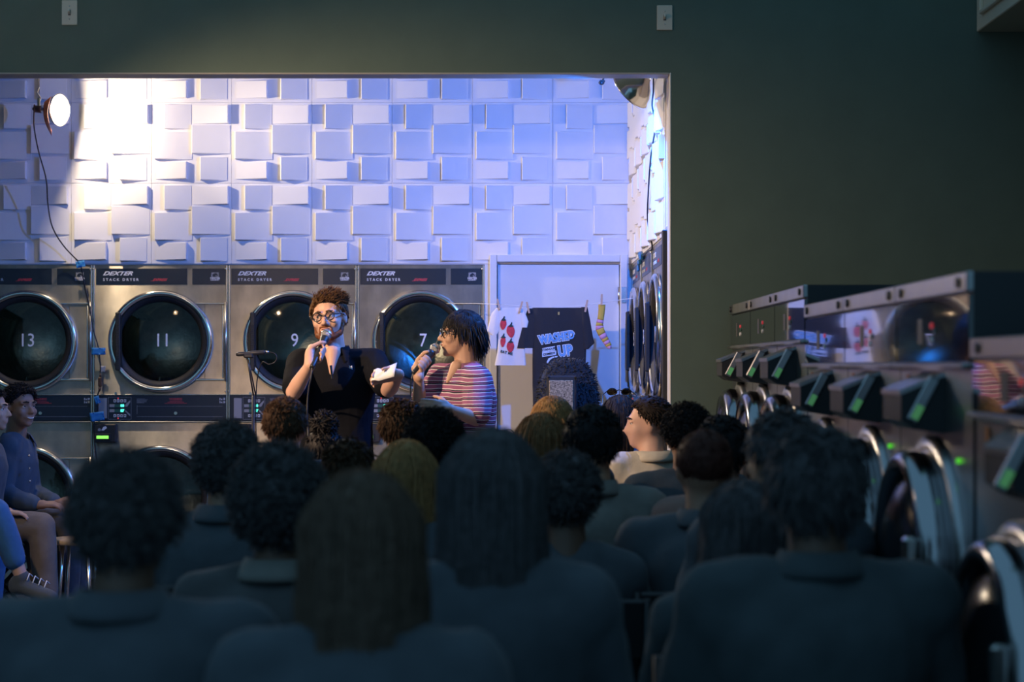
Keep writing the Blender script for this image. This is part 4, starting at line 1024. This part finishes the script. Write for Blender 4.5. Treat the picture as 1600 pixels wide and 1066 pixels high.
def collar(parent, neck, rt, m, r=.068, hgt=.045, gap=50, tilt=V((0, 0, 0)), fwd=None):
    up = V((0, 0, 1)); rt = V(rt).normalized(); f = V(fwd).normalized(); inn = []; rows = []
    for q, (rr, zz) in enumerate(((r + .004, -.004), (r - .002, hgt), (r + .006, hgt + .004), (r + .026, .002), (r + .030, -.010))):
        row = []
        for i in range(33):
            a = R(gap / 2 + (360 - gap) * i / 32); ext = .022 * max(0, math.cos(a)) if q >= 3 else 0
            row.append(neck + (f * math.cos(a) + rt * math.sin(a)) * (rr + ext * .7) + up * (zz - ext * 1.3 - .012 * max(0, math.cos(a))))
        rows.append(row)
    pts = [p for row in rows for p in row]
    return sheet(MB(), pts, len(rows), 33, .003).build('collar', m, parent)
def hand_mic(name, tail, headc, label, cable, sc=1.):
    """hand-held microphone: tail and centre of the ball grille in world space"""
    tail, headc = V(tail), V(headc); d = (headc - tail); L = d.length; d = d.normalized()
    root = empty(name, tail); tag(root, label, 'microphone', 'hand-held microphones')
    MB().tube([d * 0, d * .01, d * .03, d * (L - .065), d * (L - .034), d * (L - .026)], [.0105, .012, .0125, .0165, .021, .022], n=20).build('handle', M['black'], root)
    q = d.to_track_quat('Z', 'Y').to_matrix()
    MB().ell(d * L, (.0255 * sc, .0255 * sc, .0265 * sc), rot=q, nu=24, nv=14).build('ball_grille', mat('silver_mesh', (.45, .45, .47), .45, .6, bump=.9, bscale=700), root)
    MB().lathe([(.0262, -.004), (.0275, 0), (.0262, .004)], d * (L - .002), d, n=28).build('grille_band', M['steel2'], root)
    MB().tube(spline([d * .004] + [V(c) - tail for c in cable]), .0034, n=6).build('cable', mat('grey_cable', (.12, .12, .12), .5), root)
    return root
GP = 'two performers with microphones'
# ---- man in the dark polo, facing the audience
Y0 = 8.35; B = V(((520 - CX) * Y0 / FPX, Y0, 0)); Q = lambda px, py, Y: P(px, py, Y) - B
J = dict(neck=Q(522, 555, 8.37), shR=Q(470, 567, 8.36), shL=Q(582, 567, 8.36), elR=Q(459, 613, 8.15), wrR=Q(484, 571, 8.05), elL=Q(607, 609, 8.16), wrL=Q(623, 585, 7.97),
         hipR=Q(498, 742, 8.36), hipL=Q(556, 742, 8.36), knR=V((-.11, -.02, .50)), knL=V((.13, .0, .50)), anR=V((-.12, .02, .09)), anL=V((.15, .03, .09)), toeR=V((-.2, -1, 0)), toeL=V((.25, -1, 0)))
h = Head(Q(514, 497, 8.33), math.pi - .16, 0.02, .12, .95)
m0, m1 = Q(487, 575, 8.02), Q(510, 523, 8.185); mc = m0.lerp(m1, .42)
def hands(mb):
    mb.cap(J['neck'] + V((0, -.062, .012)), .040, J['neck'] + V((0, -.112, -.085)), .012)
    grip_hand(mb, mc, m1 - m0, V((-.75, -.35, -.2)), J['wrR'], .0155)
    relaxed_hand(mb, J['wrL'], V((-.9, -.25, -.10)), V((-.1, .3, -.9)), V((0, -.5, .8)), .55)
man = person(J, h, SK['fair'], B, 'man in a dark polo and round glasses speaking into a microphone', GP, .0055, 3, 1.0, hands)
sh = top_wear(man, J, FB['polo'], .40, 1.0, .008, .016, 3., .005, 'polo_shirt')
collar(man, J['neck'] + V((0, -.004, .006)), (-1, 0, 0), FB['polo'], .064, .036, 70, fwd=(0, -1, 0))
MB().tube([Q(517, 571, 8.215), Q(518, 580, 8.215), Q(519, 592, 8.21)], [.006, .005, .004], n=8).build('placket', FB['charcoal'], man)
pts = [(-6, 1), (-2, -1), (-5, -5), (0, -3), (4, -5), (3, -1), (6, 0), (3, 2), (5, 6), (0, 3), (-3, 4), (-2, 2)]
MB().prism([(Q(548 + a * .55, 574 + b * .55, 8.215).x, Q(548 + a * .55, 574 + b * .55, 8.215).z) for a, b in pts], Q(0, 0, 8.208).y, Q(0, 0, 8.222).y).build('embroidered_emblem', M['ink'], man)
bottoms(man, J, FB['navy'], 1., .014, .018); shoes(man, J, FB['black'])
eyes(man, h, (.25, 1, -.05)); brows(man, h, HR['brown'])
hair(man, h, 'swept', HR['quiff'], 5, .012, 2600, .042, .0021)
glasses(man, h, mat('black_frame', (.015, .015, .015), .3), .0215)
mb = MB()
for s in (-1, 1):
    mb.cap(h.p(s * .067, .008, -.040), .011, h.p(s * .056, .035, -.082), .015); mb.cap(h.p(s * .056, .035, -.082), .015, h.p(s * .02, .074, -.100), .018)
    mb.cap(h.p(s * .024, .088, -.050), .0065, h.p(s * .004, .094, -.046), .0065); mb.cap(h.p(s * .027, .085, -.052), .006, h.p(s * .03, .074, -.088), .010)
mb.cap(h.p(-.02, .076, -.100), .0165, h.p(.02, .076, -.100), .0165)
obj('beard', remesh(mb, .004, 2, 'beard', hmat('ginger_beard', (.24, .105, .05)), fold(.002, 120, 2.)), man)
MB().tube([h.p(-.02, .0975, -.0585), h.p(0, .1005, -.0575), h.p(.02, .0975, -.0585)], [.002, .0042, .002], n=6).build('lips', mat('lip', (.42, .16, .13), .45), man)
hand_mic('microphone', B + m0, B + m1, 'microphone held to the mouth by the man in glasses', [B + Q(486, 590, 8.03), B + Q(482, 610, 8.1), B + Q(480, 640, 8.15), B + Q(482, 700, 8.18), B + V((-.05, -.25, .02))])
# folded paper in his left hand
pc = P(600, 583, 7.9); pts = []
for i in range(7):
    for j in range(5):
        u, v = i / 6 - .5, j / 4 - .5; pts.append(V((.105 * u + .01 * v, -.02 * u + .05 * v + .006 * math.sin(u * 5), .042 * u + .050 * v - .012 * (u + .5) * (1 if j == 0 else 0) + (.010 if u < -.3 else 0))))
tag(sheet(MB(), pts, 7, 5, .0014).build('folded_paper', mat('white_paper', (.85, .85, .84), .7), loc=pc), 'folded white paper in the left hand of the man in glasses', 'paper')

# ---- second performer in the striped shirt, profile to the left
Y1 = 8.5; B = V(((715 - CX) * Y1 / FPX, Y1, 0)); Q = lambda px, py, Y: P(px, py, Y) - B
J = dict(neck=Q(729, 577, 8.5), shR=Q(690, 591, 8.60), shL=Q(746, 595, 8.38), elR=Q(656, 634, 8.44), wrR=Q(654, 590, 8.37), elL=Q(744, 655, 8.28), wrL=Q(704, 640, 8.18),
         hipR=Q(700, 748, 8.56), hipL=Q(738, 748, 8.42), knR=V((-.10, .05, .48)), knL=V((.05, -.10, .48)), anR=V((-.09, .07, .09)), anL=V((.07, -.10, .09)), toeR=V((-.9, -.3, 0)), toeL=V((-.7, -.7, 0)))
h = Head(Q(721, 524, 8.5), R(100), .10, 0., .94)
m0, m1 = Q(645, 584, 8.36), Q(680, 545, 8.44); mc = m0.lerp(m1, .40)
def hands(mb):
    mb.cap(J['neck'] + V((-.046, -.040, .010)), .034, J['neck'] + V((-.088, -.076, -.06)), .010)
    grip_hand(mb, mc, m1 - m0, V((-.6, -.2, -.6)), J['wrR'], .0155)
    relaxed_hand(mb, J['wrL'], V((-.9, -.1, .15)), V((.1, .9, 0)), V((0, .2, 1)), .4)
p2 = person(J, h, SK['tan'], B, 'person in a purple striped shirt and glasses seen in profile with microphone', GP, .0055, 3, .92, hands)
# striped cloth
ms_ = bpy.data.materials.new('striped_shirt'); ms_.use_nodes = True; nt = ms_.node_tree; b = nt.nodes['Principled BSDF']; b.inputs['Roughness'].default_value = .9
tc = nt.nodes.new('ShaderNodeTexCoord'); sx = nt.nodes.new('ShaderNodeSeparateXYZ'); nt.links.new(tc.outputs['Object'], sx.inputs[0])
nz = nt.nodes.new('ShaderNodeTexNoise'); nz.inputs['Scale'].default_value = 5; nt.links.new(tc.outputs['Object'], nz.inputs['Vector'])
ma = nt.nodes.new('ShaderNodeMath'); ma.operation = 'MULTIPLY_ADD'; ma.inputs[1].default_value = .03; nt.links.new(nz.outputs['Fac'], ma.inputs[0]); nt.links.new(sx.outputs['Z'], ma.inputs[2])
mu = nt.nodes.new('ShaderNodeMath'); mu.operation = 'MULTIPLY'; mu.inputs[1].default_value = 1 / .036; nt.links.new(ma.outputs[0], mu.inputs[0])
fr = nt.nodes.new('ShaderNodeMath'); fr.operation = 'FRACT'; nt.links.new(mu.outputs[0], fr.inputs[0])
cr = nt.nodes.new('ShaderNodeValToRGB'); cr.color_ramp.interpolation = 'CONSTANT'; e = cr.color_ramp.elements
plum, dk, wh = (.30, .10, .20, 1), (.018, .015, .03, 1), (.70, .62, .66, 1)
e[0].position = 0; e[0].color = plum; e[1].position = .42; e[1].color = wh
for p_, c_ in ((.52, dk), (.68, plum), (.78, dk), (.90, wh)): x = e.new(p_); x.color = c_
nt.links.new(fr.outputs[0], cr.inputs[0]); nt.links.new(cr.outputs[0], b.inputs['Base Color'])
top_wear(p2, J, ms_, .42, .95, .008, .022, 7., .007, 'striped_shirt')
fw = V((-.75, -.66, 0)); collar(p2, J['neck'] + V((-.006, -.004, .0)), fw.cross(V((0, 0, 1))), fab('plum_cloth', (.24, .09, .17)), .060, .034, 70, fwd=fw)
for k in range(3): q = J['neck'] + V((-.088, -.075, -.05 - .05 * k)); MB().ell(q, (.006, .006, .006), nu=8, nv=6).build('shirt_button', M['ink'], p2)
bottoms(p2, J, FB['black'], .95, .014, .016); shoes(p2, J, FB['black'])
eyes(p2, h, (0, 1, .05)); brows(p2, h, HR['black'])
hair(p2, h, 'bowl', HR['black'], 9, .014, 1500, .062, .0028, low=.06)
glasses(p2, h, mat('black_frame', (.015, .015, .015), .3), .020)
MB().tube([h.p(-.018, .0965, -.0585), h.p(0, .0995, -.0575), h.p(.018, .0965, -.0585)], [.002, .0045, .002], n=6).build('lips', mat('lip', (.42, .16, .13), .45), p2)
hand_mic('microphone', B + m0, B + m1, 'microphone in the hand of the striped shirt performer', [B + Q(642, 600, 8.36), B + Q(642, 640, 8.36), B + Q(646, 720, 8.4), B + V((-.28, -.2, .02))])

# ---- chairs
def make_chair():
    root = empty('folding_chair')
    MB().box((0, .0, .438), (.40, .38, .022), bev=.008).build('seat', M['black'], root)
    MB().box((0, -.215, .74), (.40, .018, .16), rot=Matrix.Rotation(R(8), 3, 'X'), bev=.006).build('backrest', M['black'], root)
    for s in (-1, 1):
        MB().tube([(s * .205, .22, .012), (s * .205, -.19, .50), (s * .205, -.225, .82)], .010, n=8).build('leg', M['black'], root)
        MB().tube([(s * .185, -.24, .012), (s * .185, .15, .43)], .010, n=8).build('leg', M['black'], root)
    MB().cyl((-.205, .14, .106), (.205, .14, .106), .007, n=8).build('stretcher', M['black'], root)
    return root
chair0 = make_chair(); used = []
def put_chair(loc, rz):
    o = chair0 if not used else copy_tree(chair0); used.append(o)
    o.location = (loc[0], loc[1], 0); o.rotation_euler = (0, 0, rz)
    tag(o, 'dark folding chair hidden beneath someone seated in the audience', 'chair', 'folding chairs under the audience')
GA = 'seated audience'
def seat_pose(zt, k=.95, vol=.012, w=1., pad=.012, lean=0.):
    hc = zt - (.116 + 1.15 * vol) * k - pad; nz = hc - .148 * k / .95; J = dict(neck=V((0, -.02 + lean, nz)))
    for s, sg in (('L', -1), ('R', 1)):
        J['sh' + s] = V((sg * .172 * w, -.01 + lean, nz - .052)); J['el' + s] = V((sg * .232 * w, .06, nz - .33)); J['wr' + s] = V((sg * .10, .27, .67))
        J['hip' + s] = V((sg * .09, -.02, .555)); J['kn' + s] = V((sg * .11, .40, .535)); J['an' + s] = V((sg * .11, .36, .09)); J['toe' + s] = V((sg * .15, 1, 0))
    return J, V((0, .025 + lean, hc))
def seated(px, yt, Y, label, style='short', hm='dark', sk='tan', top='black', bot='navy', vol=.012, k=.95, w=1., yaw=0., rz=0., hk=None, pitch=0., lean=0., sleeve=1., seed=None, roll=0., col=0):
    zt = CAMZ + (CY - yt) * Y / FPX; hk = dict(hk or {}); seed = seed if seed is not None else int(px)
    pad = .012 if style != 'curly' else .03
    J, hc = seat_pose(zt, k, vol, w, pad, lean); h = Head(hc, yaw, pitch, roll, k); loc = V(((px - CX) * Y / FPX, Y, 0)); loc -= Matrix.Rotation(rz, 3, 'Z') @ V((0, .025, 0)); loc.z = 0
    o = person(J, h, SK[sk], loc, label, GA, .015, 3, w, rz=rz, face=True)
    top_wear(o, J, FB[top], sleeve, w, .016, .016, seed % 17, .010); bottoms(o, J, FB[bot], w, .02); shoes(o, J, FB['black'])
    if style: hair(o, h, style, HR[hm], seed, vol, **hk)
    if col: collar(o, J['neck'] + V((0, .0, .01)), (1, 0, 0), FB[top if col == 1 else col], .068, .034, 40, fwd=(0, 1, 0))
    put_chair(loc, rz); o['jneck'] = list(J['neck']); return o, J, h
LONG = dict(length=.34, n=700, wid=.0045)
seated(199, 684, 3.1, 'large dark silhouette with tousled hair in the left foreground', 'curly', 'ash', 'dark', 'black', vol=.014, k=.95, w=1.15, hk=dict(n=1600, length=.024, wid=.0022, low=.22), col=1)
seated(355, 645, 5.15, 'dark curly head beside the lower porthole of dryer 11', 'curly', 'ash', 'brown', 'black', vol=.018, hk=dict(n=1500, length=.022, low=.22, wid=.002), col=1)
seated(446, 615, 6.62, 'man with short brown hair directly below the speaking man', 'short', 'brown', 'fair', 'black', vol=.004, hk=dict(n=1500, length=.018, wid=.0028))
seated(507, 664, 7.15, 'person with a spiky dark top bun in front of the speaking man', 'short', 'black', 'tan', 'black', vol=.004, k=.9, hk=dict(n=500, length=.02, bun=((0, -.03, .135), .046)))
seated(545, 681, 5.95, 'warm brown crown of hair peeking up left of the blonde woman', 'short', 'chestnut', 'fair', 'charcoal', vol=.012, k=.95, w=.82, hk=dict(n=1000, length=.03))
seated(437, 678, 4.15, 'big dark wavy head behind the long-haired woman at front left', 'curly', 'ash', 'dark', 'charcoal', vol=.026, k=1.0, hk=dict(n=1800, length=.026, low=.22, wid=.0024), col='grey')
seated(566, 724, 2.85, 'foreground woman with long brown hair, lowest in the middle left', 'long', 'ashbrown', 'fair', 'black', vol=.010, k=.94, hk=dict(length=.48, n=1400, wid=.0045, curl=.006))
seated(634, 682, 5.2, 'blonde woman with long straight hair left of the central silhouette', 'long', 'blonde', 'fair', 'black', vol=.008, k=.92, hk=dict(length=.30, n=1100, wid=.004))
seated(628, 618, 6.75, 'brown short-haired head with an ear showing below the paper', 'short', 'chestnut', 'fair', 'black', vol=.008, hk=dict(n=1400, length=.024, wid=.003))
seated(679, 628, 5.85, 'dark frizzy curly head right below the striped shirt', 'curly', 'black', 'brown', 'black', vol=.016, hk=dict(n=1800, length=.024, wid=.002))
seated(769, 660, 3.5, 'tall central silhouette with long dark hair', 'long', 'ash', 'fair', 'black', vol=.010, k=1.0, w=1.05, hk=dict(length=.48, n=1400, wid=.0045))
seated(863, 614, 6.95, 'blonde head just below the loudspeaker grille', 'bowl', 'blonde', 'fair', 'charcoal', vol=.010, hk=dict(n=1300, length=.07, wid=.0032, low=.1))
seated(845, 640, 6.3, 'dark blonde head with long hair lower left of the loudspeaker', 'long', 'dblonde', 'fair', 'charcoal', vol=.010, hk=dict(length=.22, n=900, wid=.0038))
seated(926, 627, 5.8, 'dark short-haired man in a grey printed shirt right of centre', 'short', 'black', 'tan', 'grey', vol=.014, k=1.0, w=1.05, hk=dict(n=900, length=.02), col=1)
seated(884, 692, 4.85, 'dark curly head nestled right of the central silhouette', 'curly', 'ash', 'dark', 'black', vol=.012, k=.95, w=.9, hk=dict(n=1500, length=.024, low=.22, wid=.002))
o, J, h = seated(968, 614, 8.65, 'dark-haired head with sunglasses pushed up, left of the cream jacket', 'long', 'dark', 'fair', 'black', vol=.010, k=.95, hk=dict(length=.25, n=700, wid=.004))
glasses(o, Head(h.c + V((.0, -.045, .062)), 0, .75, 0, 1.05), mat('black_frame', (.015, .015, .015), .3), .022)
o, J, h = seated(1012, 615, 7.75, 'woman in a cream jacket with a hair clip, face turned left', 'short', 'dark', 'fair', 'cream', vol=.012, k=.93, yaw=R(72), hk=dict(n=1600, length=.018, wid=.0026, low=.0), rz=R(20), sleeve=1.)
eyes(o, h); brows(o, h, HR['dark'])
mb = MB()
for s in (-1, 1):
    for q in range(5): a = h.p(s * .02, -.112 - .008 * q * (q < 3), .055 - .022 * q); mb.tube([a, a + (h.m @ V((s * .02, -.02, 0))), a + (h.m @ V((s * .028, .012, -.004)))], [.005, .005, .002], n=6)
mb.cap(h.p(0, -.118, .06), .008, h.p(0, -.122, -.045), .008)
mb.build('hair_clip', mat('amber_clip', (.30, .16, .08), .3), o)
collar(o, J['neck'] + V((0, 0, -.004)), (1, 0, 0), FB['cream'], .072, .030, 50, fwd=(0, 1, 0))
seated(1073, 620, 6.5, 'dark curly head against the green wall right of the cream jacket', 'curly', 'black', 'tan', 'black', vol=.010, k=.93, hk=dict(n=1500, length=.022, wid=.002))
seated(1128, 643, 5.7, 'dark rounded head in a dusty pink top behind the reddish buzz cut', 'short', 'black', 'fair', 'pink', vol=.014, k=.95, hk=dict(n=700, length=.022), w=.98)
seated(1100, 664, 5.0, 'man with a reddish buzz cut in a dark jacket', 'short', 'red', 'brown', 'black', vol=.000, k=.98, w=1.05, hk=dict(n=900, length=.006, wid=.002), col=1)
seated(1218, 634, 4.5, 'dark-haired head with a warm lit left edge near the washers', 'short', 'ash', 'tan', 'black', vol=.012, k=.95, yaw=R(25), hk=dict(n=900, length=.03))
seated(1158, 742, 3.95, 'low head with long dark hair between the buzz cut and the right silhouette', 'long', 'ash', 'fair', 'teal', vol=.008, k=.9, w=.85, hk=dict(length=.20, n=700, wid=.004), yaw=R(15))
seated(1272, 655, 3.5, 'large dark silhouette in the right foreground before the washers', 'short', 'ash', 'dark', 'teal', vol=.014, k=1.0, w=1.15, hk=dict(n=900, length=.03, low=.22, wid=.004), col=1)

# ---- people sitting at the left side, turned to the stage
def sitter(J, h, sk, B, label, voxel, hands, top, bot, tname='shirt', sleeve=.95, sv=.010, w=1.):
    o = person(J, h, SK[sk], B, label, 'people seated along the left side', voxel, 3, w, hands)
    top_wear(o, J, FB[top], sleeve, w, sv, .018, 2., .008, tname); bottoms(o, J, FB[bot], w, .012, seed=5.); shoes(o, J, FB['black']); return o
YA = 9.55; B = V(((14 - CX) * YA / FPX, YA, 0)); Q = lambda px, py, Y: P(px, py, Y) - B
J = dict(neck=Q(24, 684, 9.56), shR=Q(14, 700, 9.42), shL=Q(36, 698, 9.70), elR=Q(0, 772, 9.36), wrR=Q(58, 789, 9.33), elL=Q(50, 770, 9.78), wrL=Q(88, 788, 9.52), hipR=Q(8, 818, 9.48), hipL=Q(10, 818, 9.66),
         knR=Q(106, 818, 9.44), knL=Q(116, 814, 9.68), anR=Q(108, 950, 9.44), anL=Q(120, 944, 9.68), toeR=V((1, -.1, 0)), toeL=V((1, .1, 0)))
h = Head(Q(32, 636, 9.53), R(-128), .02, 0., .93)
def hands(mb):
    relaxed_hand(mb, J['wrR'], V((1, .15, .02)), V((0, .25, -1)), V((.1, 1, .2)), .5); relaxed_hand(mb, J['wrL'], V((.9, -.5, -.05)), V((-.2, -.2, -1)), V((.2, .4, .9)), .5)
dm = sitter(J, h, 'brown', B, 'smiling man in a blue denim jacket seated at the left', .0065, hands, 'denim', 'charcoal', 'denim_jacket')
eyes(dm, h, (0, 1, 0)); brows(dm, h, HR['black']); hair(dm, h, 'curly', HR['black'], 21, .012, 1500, .022, .002)
fw = V((.8, -.55, 0)); collar(dm, J['neck'] + V((.008, -.006, -.006)), fw.cross(V((0, 0, 1))), FB['denim'], .066, .030, 80, fwd=fw)
MB().tube([h.p(-.022, .093, -.060), h.p(-.01, .099, -.0655), h.p(.01, .099, -.0655), h.p(.022, .093, -.060)], [.002, .0042, .0042, .002], n=6).build('teeth', mat('teeth', (.8, .78, .74), .3), dm)
for k in range(4): q = Q(47 + k * .6, 712 + 20 * k, 9.42 + .0); MB().ell(q + V((.0, -.02, 0)), (.007, .007, .007), nu=8, nv=6).build('jacket_button', M['steel2'], dm)
put_chair(B + V((.02, .02, 0)), R(-90))
YB2 = 9.15; B = V(((-34 - CX) * YB2 / FPX, YB2, 0)); Q = lambda px, py, Y: P(px, py, Y) - B
J = dict(neck=Q(-24, 690, 9.15), shR=Q(-36, 708, 9.0), shL=Q(-20, 706, 9.3), elR=Q(-50, 790, 8.95), wrR=Q(4, 800, 8.98), elL=Q(-20, 790, 9.38), wrL=Q(6, 802, 9.2), hipR=Q(-42, 826, 9.06), hipL=Q(-40, 826, 9.24),
         knR=Q(66, 822, 9.03), knL=Q(60, 824, 9.26), anR=Q(74, 968, 9.03), anL=Q(66, 968, 9.26), toeR=V((1, -.1, 0)), toeL=V((1, .1, 0)))
h = Head(Q(-15, 640, 9.15), R(-93), .0, 0., .93)
def hands(mb):
    relaxed_hand(mb, J['wrR'], V((1, .1, -.1)), V((0, .0, -1)), V((0, 1, 0)), .4); relaxed_hand(mb, J['wrL'], V((.9, -.2, -.1)), V((0, 0, -1)), V((0, -1, .1)), .4)
ml = sitter(J, h, 'tan', B, 'man in profile cut by the left picture edge with taupe trousers', .0065, hands, 'black', 'taupe', 'shirt', .9)
eyes(ml, h); brows(ml, h, HR['black']); hair(ml, h, 'curly', HR['black'], 33, .008, 1300, .020, .002)
put_chair(B + V((.02, 0, 0)), R(-90))
YC2 = 8.7; B = V(((-115 - CX) * YC2 / FPX, YC2, 0)); Q = lambda px, py, Y: P(px, py, Y) - B
J = dict(neck=Q(-110, 690, 8.7), shR=Q(-120, 710, 8.55), shL=Q(-108, 710, 8.85), elR=Q(-130, 800, 8.5), wrR=Q(-70, 810, 8.52), elL=Q(-110, 800, 8.95), wrL=Q(-66, 805, 8.75), hipR=Q(-118, 838, 8.61), hipL=Q(-116, 838, 8.79),
         knR=Q(-8, 800, 8.62), knL=Q(-14, 838, 8.80), anR=Q(34, 902, 8.66), anL=Q(-14, 985, 8.80), toeR=V((.93, -.25, -.22)), toeL=V((1, .1, 0)))
h = Head(Q(-100, 640, 8.7), R(-93), .0, 0., .93)
def hands(mb):
    relaxed_hand(mb, J['wrR'], V((1, .1, -.1)), V((0, .0, -1)), V((0, 1, 0)), .4); relaxed_hand(mb, J['wrL'], V((.9, -.2, -.1)), V((0, 0, -1)), V((0, -1, .1)), .4)
p3 = person(J, h, SK['fair'], B, 'person at the left edge showing only a crossed blue jeans leg and black shoe', 'people seated along the left side', .0075, 3, 1., hands)
top_wear(p3, J, FB['navy'], .95, 1., .014, .018, 4.); bottoms(p3, J, FB['jeans'], 1., .012, .014, .72, 8.); shoes(p3, J, FB['black'])
hair(p3, h, 'short', HR['dark'], 41, .010, 500, .03)
for q in range(4): a = J['anR'] + V((.035 + .028 * q, -.036, -.012 - .012 * q)); MB().tube([a, a + V((.006, .025, .03)), a + V((.012, .06, .012))], .0032, n=6).build('shoe_lace', M['ink'], p3)
put_chair(B + V((.02, 0, 0)), R(-90))
# ---- empty wooden stool beside them
st = P(122, 845, 9.2); ws = empty('wooden_stool', (st.x, 9.2, 0)); tag(ws, 'empty stool with a pale wooden seat beside the denim jacket man', 'stool')
MB().lathe([(0, .0), (.125, .0), (.132, .008), (.132, .022), (.125, .03), (0, .03)], (0, 0, st.z - .015), (0, 0, 1), n=40).build('seat', M['wood'], ws)
for k in range(4):
    t = R(45 + 90 * k); MB().cyl((.09 * math.cos(t), .09 * math.sin(t), st.z - .015), (.13 * math.cos(t), .13 * math.sin(t), .0), .011, n=10).build('leg', M['steel2'], ws)
MB().tube([(.115 * math.cos(t), .115 * math.sin(t), .2) for t in [2 * math.pi * i / 32 for i in range(33)]], .007, n=6).build('foot_ring', M['steel2'], ws)
